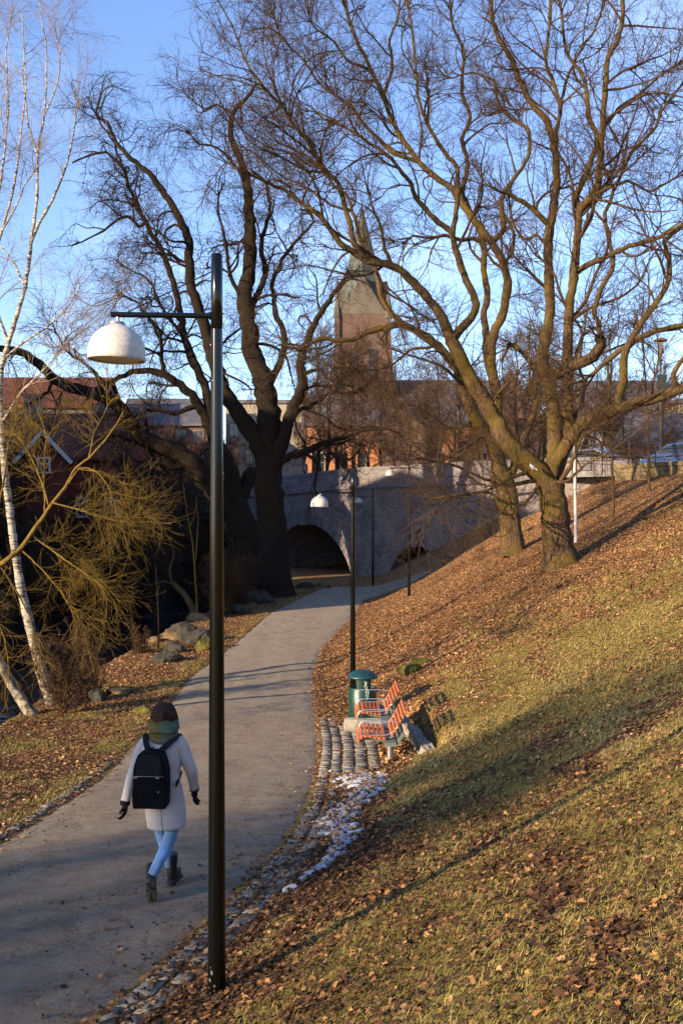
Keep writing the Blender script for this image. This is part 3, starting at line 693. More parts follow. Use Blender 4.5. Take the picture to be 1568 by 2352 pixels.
# --- birches by the river
LV_BIRCH=[dict(n=2.4,per_m=True,L=(1.0,2.4),K=10,ang=34,g=.06,trop=.10,n_s=4,tips=4,rmin=.005,t0=.35),
          dict(n=6,L=(.7,1.8),K=8,ang=38,g=.08,trop=-.14,n_s=3,rmin=.0036),
          dict(n=5,L=(.35,1.0),K=6,ang=35,g=.08,trop=-.42,n_s=3,rmin=.0026)]
bb=ground_hit(124,1616)
t=Tree(bb[1],15,wob=.8)
t.limb([(124,1620),(95,1540),(70,1440),(45,1330),(30,1230),(15,1110),(5,1000),(0,900),(6,836),(32,750),(59,659),(75,536),(86,455),(88,343),(102,268),(107,187),(107,107),(96,43),(90,-30)],29,1.6,.8,flare=.35,pw=.62)
t.limb([(72,555),(90,514),(123,455),(155,375),(171,295),(176,230)],8,2,-.8)
t.limb([(88,350),(66,290),(60,230),(52,170),(60,100)],6,2,.8)
t.limb([(60,655),(30,600),(0,560),(-40,500)],6,2,1)
t.limb([(10,830),(50,790),(110,750),(160,700),(190,650)],7,2,-.8)
t.limb([(20,790),(-10,700),(-40,600)],7,2,-.8)
t.limb([(4,980),(50,900),(110,840),(150,790)],6,2,-.8)
t.limb([(102,268),(130,200),(140,130),(130,80)],5,2,-.6)
birch1=t.finish('birch_tree','tall birch with white banded trunk leaning left behind the yellow twigs','tree','birches on the river bank',(M_birch,M_birchtwig),LV_BIRCH)
bb=ground_hit(72,1642)
t=Tree(bb[1],16,wob=.8)
t.limb([(74,1645),(32,1580),(0,1520),(-35,1430),(-62,1310),(-80,1150),(-85,950),(-70,800),(-40,680),(-15,600),(8,520),(35,420),(50,300),(60,200),(55,100),(50,20)],26,1.6,.8,flare=.35,pw=.6)
t.limb([(-70,800),(-50,640),(-60,500),(-40,300),(-30,150),(-20,20)],7,2,-1)
t.limb([(-15,600),(-10,500),(5,400),(20,250),(15,120),(30,20)],8,2,1)
t.limb([(8,530),(40,470),(60,420),(90,380)],5,2,-1)
birch2=t.finish('birch_tree','birch on the river bank leaning out of the picture beside the taller birch','tree','birches on the river bank',(M_birch,M_birchtwig),LV_BIRCH)

# --- yellow-twigged willow hanging over the river
LV_OSIER=[dict(n=6,per_m=True,L=(.5,1.15),K=10,ang=42,g=.07,trop=.03,n_s=4,rmin=.005,t0=.15,tips=6,rk=.007),
          dict(n=5.5,L=(.4,1.0),K=8,ang=35,g=.08,trop=.02,n_s=3,rmin=.0036),
          dict(n=1.8,L=(.2,.6),K=5,ang=32,g=.08,trop=.05,n_s=3,rmin=.0032)]
t=Tree(18.2,17,wob=1.0)
t.limb([(-260,1560),(-160,1430),(-70,1340),(0,1298),(48,1260),(72,1226),(103,1181),(114,1165),(151,1118),(175,1075),(204,1053),(235,1020),(269,973),(284,945)],22,3,-.4)
t.limb([(151,1118),(185,1075),(220,1080),(245,1110),(262,1150)],4,2,-.7)
t.limb([(103,1181),(102,1100),(105,1040),(110,990)],4,2,.5)
t.limb([(72,1226),(120,1265),(170,1300),(215,1330),(240,1350)],5,2,-.8)
t.limb([(48,1260),(100,1310),(140,1360),(165,1400)],5,2,-.4)
t.limb([(0,1298),(40,1360),(70,1420),(80,1470)],6,2,.6)
t.limb([(175,1075),(230,1085),(280,1110),(300,1130)],4,2,-.3)
t.limb([(-30,1320),(-10,1200),(10,1100),(20,1020),(45,960)],9,2,.8)
t.limb([(114,1165),(90,1090),(60,1030),(30,990)],5,2,1.0)
t.limb([(120,1150),(180,1170),(240,1190),(290,1200)],4,2,-1.0)
t.limb([(204,1053),(215,1000),(240,950),(255,920)],4,2,.4)
t.limb([(-70,1340),(-20,1400),(10,1460),(20,1520)],7,2,-.8)
t.limb([(60,1245),(110,1235),(160,1250),(210,1290),(230,1340)],4,2,.8)
osier=t.finish('willow_shrub','yellow-twigged bare willow spreading over the dark river in front of the birch','shrub',None,(M_osier,M_osier),LV_OSIER)
# ------------------------------------------------------------------ stone bridge
def poly_smooth(pts, step):
    P=catmull(np.array([(x*20,y*20) for x,y in pts]),20*step)/20.0; return P
BP=poly_smooth([(-34,100),(-22,86),(-12,76.5),(-3.8,64.5),(.5,58.6),(4,55.6),(8.3,52.3),(11.5,50),(14.5,48.6)],.25)
BS=np.concatenate([[0],np.cumsum(np.linalg.norm(np.diff(BP,axis=0),axis=1))])
def bpt(s,off=0.0):
    x=np.interp(s,BS,BP[:,0]); y=np.interp(s,BS,BP[:,1]); e=.3
    tx=np.interp(s+e,BS,BP[:,0])-np.interp(s-e,BS,BP[:,0]); ty=np.interp(s+e,BS,BP[:,1])-np.interp(s-e,BS,BP[:,1]); l=np.hypot(tx,ty)
    return x-off*ty/l*-1, y+off*-tx/l          # off>0 in front of the face
def s_of_x(x): return float(np.interp(x,BP[:,0],BS))
def btop(s): 
    x,y=bpt(s); return 5.55+.35*sstep(-6,2,x)+.12*sstep(2,8,x)
ARCH=[(s_of_x(-10.4),5.2,2.9,-1.6),(s_of_x(-2.15),4.7,2.58,-.95),(s_of_x(4.15),1.85,1.45,-.6)]
def arch_z(s,a,grow=0.0):
    c,h,za,zs=a; u=abs(s-c)/(h+grow)
    return (zs+(za+grow-zs)*(1-u*u)**.6) if u<1 else None
sc_=[0.0]; 
s=0.0
vals=set(np.round(np.arange(0,BS[-1],.3),3))
for a in ARCH:
    for q in (-1,1): vals|={round(a[0]+q*a[1]-.01,4),round(a[0]+q*a[1]+.01,4)}
    vals|=set(np.round(a[0]+a[1]*np.sin(np.linspace(-1.55,1.55,36)),4))
vals=sorted(vals)
br=NT('bridge_rubble_granite',.9,.2)
v=br.map((1,1,1)); vo=br.n('TexVoronoi',{'Vector':v,'Scale':1.35},feature='DISTANCE_TO_EDGE').outputs['Distance']
wv=br.n('TexNoise',{'Vector':br.tc,'Scale':1.1,'Detail':3}).outputs['Color']; vv=br.mix(.22,br.tc,wv,'ADD')
vo=br.n('TexVoronoi',{'Vector':vv,'Scale':1.75},feature='DISTANCE_TO_EDGE').outputs['Distance']
vc=br.n('TexVoronoi',{'Vector':vv,'Scale':1.75}).outputs['Color']; vcs=br.n('SeparateColor',{0:vc}).outputs[0]
nz_=br.noise(5,6,.65); n0=br.noise(.5,4,.6,br.map((1,1,.4)))
c=br.ramp(br.math('ADD',br.math('MULTIPLY',vcs,.55),br.math('MULTIPLY',nz_,.45)),[(.2,(.095,.083,.092)),(.5,(.145,.124,.13)),(.8,(.19,.16,.15))])
c=br.mix(br.ramp(n0,[(.4,0.0),(.7,.5)]),c,(.27,.20,.15))
mort=br.ramp(vo,[(.0,.95),(.035,.8),(.06,0.0)])
c=br.mix(br.math('MULTIPLY',mort,br.ramp(nz_,[(.4,.15),(.6,1.0)])),c,(.24,.21,.20))
br.color(c); br.bump(br.math('ADD',br.ramp(vo,[(0,0.0),(.1,1.0)]),nz_),.8,.06); M_bridge=br.m
M_ashlar=simple('bridge_ashlar',(.15,.132,.138),.9,.2,var=.3,scale=2.5,bump=.4,bscale=8)
M_coping=simple('bridge_coping',(.16,.142,.148),.9,.2,var=.25,scale=1.2,bump=.4,bscale=9)
rootb=empty('stone_bridge',(0,0,0),0,'curved bridge of purplish granite rubble with dark arches at the end of the path','bridge')
F_=[];Vb=[];Fb=[]
TH=9.0
cols=[]
for s in vals:
    zb=None
    for a in ARCH:
        z=arch_z(s,a)
        if z is not None: zb=z
    x,y=bpt(s); xb,yb=bpt(s,-TH)
    if zb is None: zb=min(float(H(x,y)),float(H(x-.3,y-1)))-1.2
    cols.append((float(x),float(y),float(xb),float(yb),zb,float(btop(s))-.72))
for (x,y,xb,yb,zb,zt) in cols: Vb+=[(x,y,zb),(x,y,zt),(xb,yb,zb),(xb,yb,zt)]
for i in range(len(cols)-1):
    a=i*4;b=a+4; Fb+=[(a,b,b+1,a+1),(a+2,a+3,b+3,b+2),(a,a+2,b+2,b)]
m_=MB(); m_.add(Vb,Fb); m_.build('spandrel_wall',M_bridge,rootb)
# deck
dk=MB(); n=len(cols)
Vd=[];
for (x,y,xb,yb,zb,zt) in cols: Vd+=[(x,y,zt-.02),(xb,yb,zt-.02)]
dk.add(Vd,[(2*i,2*i+1,2*i+3,2*i+2) for i in range(n-1)]); dk.build('deck',simple('bridge_deck',(.12,.12,.12),.9),rootb)
def strip(mb,s0,s1,z0f,z1f,o0,o1,st=.5):
    ss=np.arange(s0,s1+1e-6,st); V=[]
    for s in ss:
        for (o,zf) in ((o1,z0f),(o1,z1f),(o0,z1f),(o0,z0f)):
            x,y=bpt(s,o); V.append((float(x),float(y),float(zf(s))))
    F=[]
    for i in range(len(ss)-1):
        a=4*i;b=a+4
        for k in range(4): F.append((a+k,b+k,b+(k+1)%4,a+(k+1)%4))
    F+=[(3,2,1,0),(4*(len(ss)-1),4*(len(ss)-1)+1,4*(len(ss)-1)+2,4*(len(ss)-1)+3)]
    mb.add(V,F)
for nm,o0,o1 in (('parapet',-.42,.02),('parapet',-TH,-TH+.42)):
    mb=MB(); strip(mb,0,BS[-1],lambda s:btop(s)-.72,lambda s:btop(s)-.16,o0,o1); mb.build(nm,M_coping,rootb)
mb=MB(); s=0.0
while s<BS[-1]-1.3:
    l=random.uniform(1.0,1.4); strip(mb,s,s+l-.012,lambda q:btop(q)-.16,lambda q:btop(q)+.0,-.46,.06,(l-.012)/2); s+=l
mb.build('coping',M_coping,rootb)
mb=MB(); strip(mb,0,BS[-1],lambda s:btop(s)-1.22,lambda s:btop(s)-1.06,-.1,.12); mb.build('string_course',M_ashlar,rootb)
for a in ARCH:
    mb=MB(); N=21 if a[1]>2 else 13; g=.5 if a[1]>2 else .36
    th=np.linspace(-1.5,1.5,N+1)
    for i in range(N):
        sub=np.linspace(th[i]+.006,th[i+1]-.006,4); V=[]
        for t_ in sub:
            for (gr,o) in ((0.0,.05),(g,.05),(g,-.05),(0.0,-.05)):
                s_=a[0]+(a[1]+gr)*math.sin(t_)*.999; z=arch_z(s_,a,gr) or a[3]; x,y=bpt(s_,o); V.append((float(x),float(y),z+(.0 if gr else -.01)))
        F=[]
        for q in range(3):
            A=4*q;B=A+4
            for k in range(4): F.append((A+k,B+k,B+(k+1)%4,A+(k+1)%4))
        F+=[(3,2,1,0),(12,13,14,15)]; mb.add(V,F)
    mb.build('arch_ring',M_ashlar,rootb)
    x,y=bpt(a[0],.1); x2,y2=bpt(a[0]+.2,.1); ang=math.atan2(float(y2-y),float(x2-x)); kb=MB()
    k_=.55 if a[1]>2 else .5
    Mr=Matrix.Rotation(ang,3,'Z'); kb.box((float(x),float(y),a[2]+.35*k_/.5),(k_*.8,.5,.9*k_/.5),Mr,.03); kb.box((float(x),float(y),a[2]+.86*k_/.5),(k_*1.25,.56,.16),Mr,.02); kb.build('keystone',M_ashlar,rootb)

# ------------------------------------------------------------------ buildings
def brick(name,c,mort=(.30,.27,.24),sc=2.2):
    m=NT(name,.9,.15); b=m.n('TexBrick',{'Vector':m.map((1,1,1),(R(90),0,0)),'Scale':sc,'Mortar Size':.012,'Color1':(*[q*.85 for q in c],1),'Color2':(*[q*1.15 for q in c],1),'Mortar':(*mort,1)}).outputs['Color']
    m.color(m.mix(m.ramp(m.noise(.35,5,.65),[(.35,.35),(.65,0.0)]),b,tuple(q*.6 for q in c))); return m.m
M_brick=brick('sunlit_red_brick',(.40,.155,.065))
M_brick2=brick('tower_brick',(.09,.046,.032))
M_slate=simple('slate_roof',(.085,.08,.088),.6,.4,var=.3,scale=1.2)
M_tile=simple('red_clay_tiles',(.095,.032,.02),.8,.2,var=.35,scale=2.5,bump=.5,bscale=14)
M_copper=simple('verdigris_copper',(.16,.33,.30),.6,.3,var=.25,scale=.9)
M_spire=simple('weathered_spire_copper',(.06,.07,.06),.7,.3,var=.3,scale=.5)
M_spst=simple('tower_pale_stone',(.10,.085,.065),.9,.2,var=.25,scale=.8)
M_glass=NT('dark_window_glass',.08,.6).color((.02,.024,.03)).m
M_white=simple('white_painted_wood',(.50,.48,.45),.5,.3,var=.08)
M_cream=simple('cream_render',(.26,.22,.165),.9,.15,var=.15,scale=.8)
M_pinkr=simple('grey_pink_render',(.17,.145,.14),.9,.15,var=.15,scale=.8)
M_redwood=simple('red_painted_boards',(.12,.026,.018),.7,.2,var=.2,scale=1.5)
def windows(root, face_c, u, cols, rows, w, h, dx, dz, arched=False, mat=None, frame=None, prefix='window'):
    """face_c = centre of the bottom row middle, u = unit vector along the face; normal = u rotated -90deg"""
    ux,uy=u; nx_,ny_=uy,-ux; ang=math.atan2(uy,ux); Mr=Matrix.Rotation(ang,3,'Z')
    for r in range(rows):
        for c in range(cols):
            o=(c-(cols-1)/2)*dx; x=face_c[0]+ux*o; y=face_c[1]+uy*o; z=face_c[2]+r*dz
            f=MB(); t=.12
            for sx in(-1,1): f.box((x+ux*sx*(w/2)+nx_*.04,y+uy*sx*(w/2)+ny_*.04,z),(t,.14,h),Mr)
            f.box((x+nx_*.04,y+ny_*.04,z-h/2-t/2),(w+t*1.8,.18,t),Mr); f.box((x+nx_*.04,y+ny_*.04,z+h/2+t/2),(w+t,.14,t),Mr)
            f.box((x+nx_*.03,y+ny_*.03,z),(.06,.08,h),Mr); f.box((x+nx_*.03,y+ny_*.03,z+h*.12),(w-t,.08,.06),Mr)
            if arched:
                P=[];n=10
                for k in range(n+1):
                    q=math.pi*k/n; P.append((w/2*math.cos(q),h/2+w*.62*math.sin(q)))
                V=[(x+ux*a+nx_*.05,y+uy*a+ny_*.05,z+b) for a,b in P]; f.add(V,[tuple(range(n,-1,-1))])
            fr=f.build(prefix,frame or M_white,root)
            g_=MB(); g_.box((x+nx_*.01,y+ny_*.01,z),(w-t*.8,.03,h),Mr); g_.build('pane',mat or M_glass,fr)
def gable_house(root,x0,x1,y0,y1,z0,ze,zr,wm,rm,axis='x',over=.4,wname='wall'):
    w_=MB(); ym=(y0+y1)/2; xm=(x0+x1)/2
    if axis=='x':
        P=[(y0,z0),(y1,z0),(y1,ze),(ym,zr-.1),(y0,ze)]; V=[(x0,a,b) for a,b in P]+[(x1,a,b) for a,b in P]
    else:
        P=[(x0,z0),(x1,z0),(x1,ze),(xm,zr-.1),(x0,ze)]; V=[(a,y0,b) for a,b in P]+[(a,y1,b) for a,b in P]
    w_.add(V,[(4,3,2,1,0),(5,6,7,8,9)]+[(i,(i+1)%5,(i+1)%5+5,i+5) for i in range(5)]); w_.build(wname,wm,root)
    r=MB(); t=.22
    if axis=='x':
        k=(zr-ze)/(ym-y0)
        for sg,ye in((-1,y0-over),(1,y1+over)):
            zz=ze-over*k; V=[(x0-over,ye,zz),(x1+over,ye,zz),(x1+over,ym,zr),(x0-over,ym,zr)]; V+=[(a,b,c+t) for a,b,c in V]
            r.add(V,[(0,1,2,3),(7,6,5,4),(0,4,5,1),(1,5,6,2),(2,6,7,3),(3,7,4,0)])
    else:
        k=(zr-ze)/(xm-x0)
        for sg,xe in((-1,x0-over),(1,x1+over)):
            zz=ze-over*k; V=[(xe,y0-over,zz),(xe,y1+over,zz),(xm,y1+over,zr),(xm,y0-over,zr)]; V+=[(a,b,c+t) for a,b,c in V]
            r.add(V,[(0,1,2,3),(7,6,5,4),(0,4,5,1),(1,5,6,2),(2,6,7,3),(3,7,4,0)])
    return r.build('roof',rm,root)
# church
ch=empty('brick_church',(2.6,125,5),0,'tall brick church with a pointed greenish spire rising above the bridge behind the trees','church')
def off(o,root): o.location=-Vector(root.location) if o.parent is root else o.location
cx,cy=2.6,125.0; hw=3.15
mb=MB(); mb.box((cx,cy,15.5),(2*hw,2*hw,24)); 
for sx in(-1,1):
    for sy in(-1,1): mb.box((cx+sx*hw,cy+sy*hw,13.0),(.9,.9,20.0)); mb.box((cx+sx*hw,cy+sy*hw,24.5),(.6,.6,5.0))
mb.build('tower',M_brick2,ch)
mb=MB()
for k in range(4):    # steep gables at the foot of the spire
    Mr=Matrix.Rotation(k*math.pi/2,3,'Z'); P=[(-hw+.2,-hw-.03,27.5),(hw-.2,-hw-.03,27.5),(0,-hw-.03,32.3),(0,.6,31.8)]
    P=[Mr@Vector((a,b,0))+Vector((cx,cy,c)) for a,b,c in P]; mb.add(P,[(0,1,2),(1,3,2),(0,2,3)])
mb.build('tower_gables',M_spst,ch)
mb=MB(); mb.lathe([(3.1,27.4),(2.45,31.5),(1.55,35.5),(.75,38.8),(.06,41.6)],(cx,cy,0),8,False); mb.build('spire',M_spire,ch)
mb=MB()
for sx in(-1,1):
    for sy in(-1,1): MB().lathe([(.45,27),(.35,28.5),(.02,31.2)],(cx+sx*hw,cy+sy*hw,0),6,False).build('pinnacle',M_spst,ch)

windows(ch,(cx,cy-hw-.02,21.5),(1,0),2,1,.9,3.4,2.4,1,True,frame=M_spst); windows(ch,(cx,cy-hw-.02,13),(1,0),2,1,.7,2.2,2.4,1,True,frame=M_spst)
windows(ch,(cx-hw-.02,cy,21.5),(0,-1),2,1,.9,3.4,2.4,1,True,frame=M_spst)
gable_house(ch,cx+3,22,118.5,131,5,12.8,19.6,M_brick2,M_slate,'x',wname='nave_wall')
gable_house(ch,15.5,22.5,112,137,5,12.4,19.0,M_brick2,M_slate,'y',wname='transept_wall')
windows(ch,(9.5,118.45,9),(1,0),5,1,.8,3.6,1.9,1,True,frame=M_spst)
mb=MB(); mb.lathe([(3.3,5),(3.3,13.2),(2.2,15.6),(.1,17.8)],(27,122,0),12,False); mb.build('apse_tower',M_brick2,ch)
mb=MB(); mb.lathe([(5.6,11.0),(3.35,14.0)],(27,122,0),12,False); mb.build('copper_roof',M_copper,ch)
mb=MB(); mb.lathe([(5.4,5),(5.4,11.2)],(27,122,0),12,False); mb.build('apse_wall',M_brick,ch)
for c in ch.children: c.location=-ch.location
# long brick hall in front of the church
hl=empty('brick_hall',(5,92,5),0,'low sunlit orange brick hall with arched windows just behind the bridge parapet','building')
gable_house(hl,-3.4,14.8,92,101,4.8,11.4,14.2,M_brick,M_slate,'x',.3)
windows(hl,(-.1,91.97,7.6),(1,0),3,1,.9,2.2,1.9,1,True,frame=M_cream); windows(hl,(9.2,91.97,7.6),(1,0),5,1,.9,2.2,1.9,1,True,frame=M_cream)
mb=MB()
for k in range(9): mb.box((-2.9+k*2.1+.0,91.8,6.9),(.35,.45,4.6))
mb.build('buttresses',M_brick,hl)
gable_house(hl,3.4,7.6,90.6,97,4.8,10.6,13.4,M_brick2,M_slate,'y',.2,'gable_wall')
for c in hl.children: c.location=-hl.location
# houses
def block(name,label,x0,x1,y0,y1,z0,z1,wm,rm,cols,rows,dz=3.0,roof='flat',zr=None,winmat=None):
    b=empty(name,((x0+x1)/2,(y0+y1)/2,z0),0,label,'building')
    if roof=='gable': gable_house(b,x0,x1,y0,y1,z0,z1,zr,wm,rm,'x',.4)
    else:
        mb=MB(); mb.box(((x0+x1)/2,(y0+y1)/2,(z0+z1)/2),(x1-x0,y1-y0,z1-z0)); mb.build('wall',wm,b)
        mb=MB(); mb.box(((x0+x1)/2,(y0+y1)/2,z1+.2),(x1-x0+.5,y1-y0+.5,.4)); mb.build('roof',rm,b)
    dx=(x1-x0)/cols; windows(b,((x0+x1)/2,y0-.02,z0+2.0),(1,0),cols,rows,1.0,1.5,dx,dz,mat=winmat,frame=M_pinkr)
    for c in b.children: c.location=-b.location
    return b
block('apartment_building','pale cream apartment block showing between the dark tree trunks above the bridge',-13,-4.0,112,122,4.5,15.5,M_cream,M_slate,5,3)
block('apartment_building','grey slate-roofed building beyond the street behind the nearer maple',27,36,108,118,5,13.5,M_pinkr,M_slate,5,2,roof='gable',zr=18)
block('apartment_building','cream corner house beyond the street in the gap between thin young trees',33.2,40,98,110,5,14.0,M_cream,M_slate,3,3)
block('shop_building','low dark roofed building beyond the street railing',22.5,31.5,84,92,5,9.0,M_pinkr,M_slate,4,1,roof='gable',zr=11.8)
block('apartment_building','brown block of flats among bare trees behind the red house',-42,-24,96,110,3,13.5,M_pinkr,M_tile,7,3,roof='gable',zr=17)
block('apartment_building','dark brick flats across the river behind the leaning tree limbs',-23,-14,104,114,3,12.5,M_brick2,M_slate,5,3,roof='gable',zr=15.5)
# red wooden house across the river
rh=empty('red_house',(-19.5,72,3),0,'dark red wooden house with tiled roof and white gable trim behind the yellow shrub','house')
gable_house(rh,-24.6,-15.0,70,78,0,7.3,10.4,M_redwood,M_tile,'x',.5)
gable_house(rh,-21.9,-18.9,68.4,73,0,7.0,8.6,M_redwood,M_tile,'y',.35,'gable_wall')
mb=MB()
for sg in(-1,1):
    a=Vector((-20.4,67.95,8.75)); b=Vector((-20.4+sg*2.0,67.95,6.62)); d=b-a; ang=math.atan2(d.z,d.x); mb.box((a+b)/2,(d.length,.12,.24),Matrix.Rotation(-ang,3,'Y'))
mb.build('gable_trim',M_white,rh)
windows(rh,(-20.4,68.37,6.5),(1,0),1,1,.8,.9,1,1); windows(rh,(-17.2,69.97,3.6),(1,0),2,1,.7,1.2,2.0,1); windows(rh,(-23.3,69.97,3.6),(1,0),1,1,.7,1.2,2.0,1)
mb=MB(); mb.box((-22.9,74,10.6),(1.1,1.0,2.4)); mb.box((-22.9,74,11.9),(1.3,1.2,.25)); mb.build('chimney',M_pinkr,rh)
for c in rh.children: c.location=-rh.location

# ------------------------------------------------------------------ street above the slope: wall, railing, cars
M_wallst=simple('ochre_sandstone_block',(.16,.12,.065),.9,.15,var=.35,scale=3,bump=.6,bscale=9,bdist=.03)
M_wallcap=simple('tan_wall_coping',(.15,.115,.06),.85,.2,var=.25,scale=2)
WP=poly_smooth([(9.6,49.9),(12.6,47.4),(15.4,42.6),(20,35.5),(27,27)],.5)
WS=np.concatenate([[0],np.cumsum(np.linalg.norm(np.diff(WP,axis=0),axis=1))])
def wpt(s): return np.array([np.interp(s,WS,WP[:,0]),np.interp(s,WS,WP[:,1])])
rw=empty('street_wall',(float(WP[0,0]),float(WP[0,1]),4.6),0,'low ochre stone retaining wall with flat coping along the street at the top of the slope','wall')
mb=MB(); cp=MB(); s=4.6
while s<WS[-1]-1.8:
    l=random.uniform(1.3,1.7); a=wpt(s);b=wpt(s+l-.03); c=(a+b)/2; ang=math.atan2(b[1]-a[1],b[0]-a[0]); Mr=Matrix.Rotation(ang,3,'Z')
    cp.box((*c,5.42),(l-.03,.5,.2),Mr,.02)
    z=4.55
    for row in range(4):
        n_=random.choice((2,3)); o=-l/2
        for k in range(n_):
            w_=l/n_-.02; mb.box((c[0]+math.cos(ang)*(o+w_/2),c[1]+math.sin(ang)*(o+w_/2),z+.095),(w_,.38+random.uniform(-.03,.03),.185),Mr,.02); o+=w_+.02
        z+=.19
    s+=l
mb.build('stone_courses',M_wallst,rw); cp.build('coping',M_wallcap,rw)
for c in rw.children: c.location=-rw.location
M_iron=simple('black_painted_iron',(.02,.02,.022),.5,.4)
rl=empty('iron_railing',(float(WP[0,0]),float(WP[0,1]),5.5),0,'thin black iron railing standing on the street wall','railing')
def woff(s,o):
    a=wpt(s); b=wpt(s+.3); d=b-a; d/=np.linalg.norm(d); return a+np.array([-d[1],d[0]])*o
rails=MB()
for z in (5.75,6.1,6.5): rails.tube([(*wpt(s),z) for s in np.arange(.5,WS[-1]-.5,1.0)],.02,6)
rails.build('rail',M_iron,rl)
for k,s in enumerate(np.arange(.5,WS[-1]-.5,1.6)):
    p_=MB(); q=wpt(s); p_.cyl((*q,5.5 if s>2.2 else 5.0),(*q,6.56),.028,n=8); p_.lathe([(.0,6.56),(.05,6.6),(.0,6.66)],(*q,0),8); p_.build('post',M_iron,rl)
for c in rl.children: c.location=-rl.location
# road behind the wall
RW=MB(); n=0; V=[]
for s in np.arange(0,WS[-1]-.5,.5):
    a=woff(s,2.6); b=woff(s,9.0); V+=[(*a,5.16),(*b,5.16)]
RW.add(V,[(2*i,2*i+1,2*i+3,2*i+2) for i in range(len(V)//2-1)]); tag(RW.build('road',simple('street_asphalt',(.055,.055,.058),.9)),kind='structure')
RW=MB(); V=[]
for s in np.arange(0,WS[-1]-.5,.5):
    a=woff(s,.3); b=woff(s,2.6); V+=[(*a,5.0),(*a,5.28),(*b,5.28),(*b,5.0)]
RW.add(V,[(4*i+k,4*i+k+1,4*i+k+5,4*i+k+4) for i in range(len(V)//4-1) for k in range(3)]); tag(RW.build('pavement',simple('street_pavement',(.17,.165,.16),.9)),kind='structure')
def car(label,loc,rz,paint):
    r=empty('parked_car',loc,rz,label,'car','cars on the street above the slope')
    prof=[(-2.1,.35),(-2.12,.62),(-2.0,.82),(-1.15,.95),(-.55,1.40),(.75,1.45),(1.55,1.0),(2.05,.92),(2.12,.6),(2.08,.32)]
    bm=MB(); n=len(prof)
    for w_ in (0,): 
        V=[]
        for (yy,ins) in ((-.86,0),(-.78,1),(.78,1),(.86,0)):
            for (x,z) in prof: V.append((x*(1 if not ins else .995),yy*(1.0 if z<1.0 else .82),z if not ins else z+.03*(z>.9)))
        F=[]
        for j in range(3): F+=[(j*n+i,j*n+i+1,(j+1)*n+i+1,(j+1)*n+i) for i in range(n-1)]
        F+=[tuple(range(n-1,-1,-1)),tuple(range(3*n,4*n))]; F+=[(0,n,2*n,3*n,4*n-1,3*n-1,2*n-1,n-1)]
        bm.add(V,F)
    bm.build('body',paint,r)
    g_=MB()
    for sg in(-1,1): P=[(-1.0,.98),(-.5,1.34),(.7,1.38),(1.35,1.02)]; g_.add([(x,sg*(.865 if z<1.0 else .735),z) for x,z in P],[(0,1,2,3)] if sg>0 else [(3,2,1,0)])
    g_.add([(-1.16,-.68,1.0),(-1.16,.68,1.0),(-.6,.6,1.41),(-.6,-.6,1.41)],[(0,1,2,3)]); g_.add([(1.53,-.68,1.06),(1.53,.68,1.06),(.8,.6,1.49),(.8,-.6,1.49)],[(3,2,1,0)])
    g_.build('windows',M_glass,r)
    for x in(-1.3,1.3):
        for y in(-.8,.8):
            w_=MB(); w_.cyl((x,y-.1,.32),(x,y+.1,.32),.32,n=20); wo=w_.build('wheel',simple_black,r)
            h_=MB(); h_.cyl((x,y-.115,.32),(x,y+.115,.32),.19,n=14); h_.build('rim',M_alu,wo)
    for y in(-.62,.62): l=MB(); l.box((-2.08,y,.7),(.12,.34,.16),None,.03); l.build('headlight',M_lampglass,r)
    return r
simple_black=simple('tyre_rubber',(.02,.02,.02),.8)
M_alu=simple('brushed_alloy',(.5,.5,.5),.35,.5,.9,var=.05)
M_lampglass=NT('headlight_glass',.08,.8).color((.75,.75,.72)).m
for lab,s,o,c_ in (('blue parked hatchback behind the street railing',5.2,3.9,(.03,.06,.16)),('silver-blue parked car nearest the ochre end of the street wall',9.6,3.9,(.10,.13,.20)),('dark grey car on the street above the thin white post',.9,4.6,(.06,.065,.07))):
    q=woff(s,o); a=wpt(s);b=wpt(s+.3); pm=NT('car_paint',.25,.5); pm.color(c_); pm.b.inputs['Coat Weight'].default_value=.6
    car(lab,(float(q[0]),float(q[1]),5.16),math.atan2(b[1]-a[1],b[0]-a[0]),pm.m)

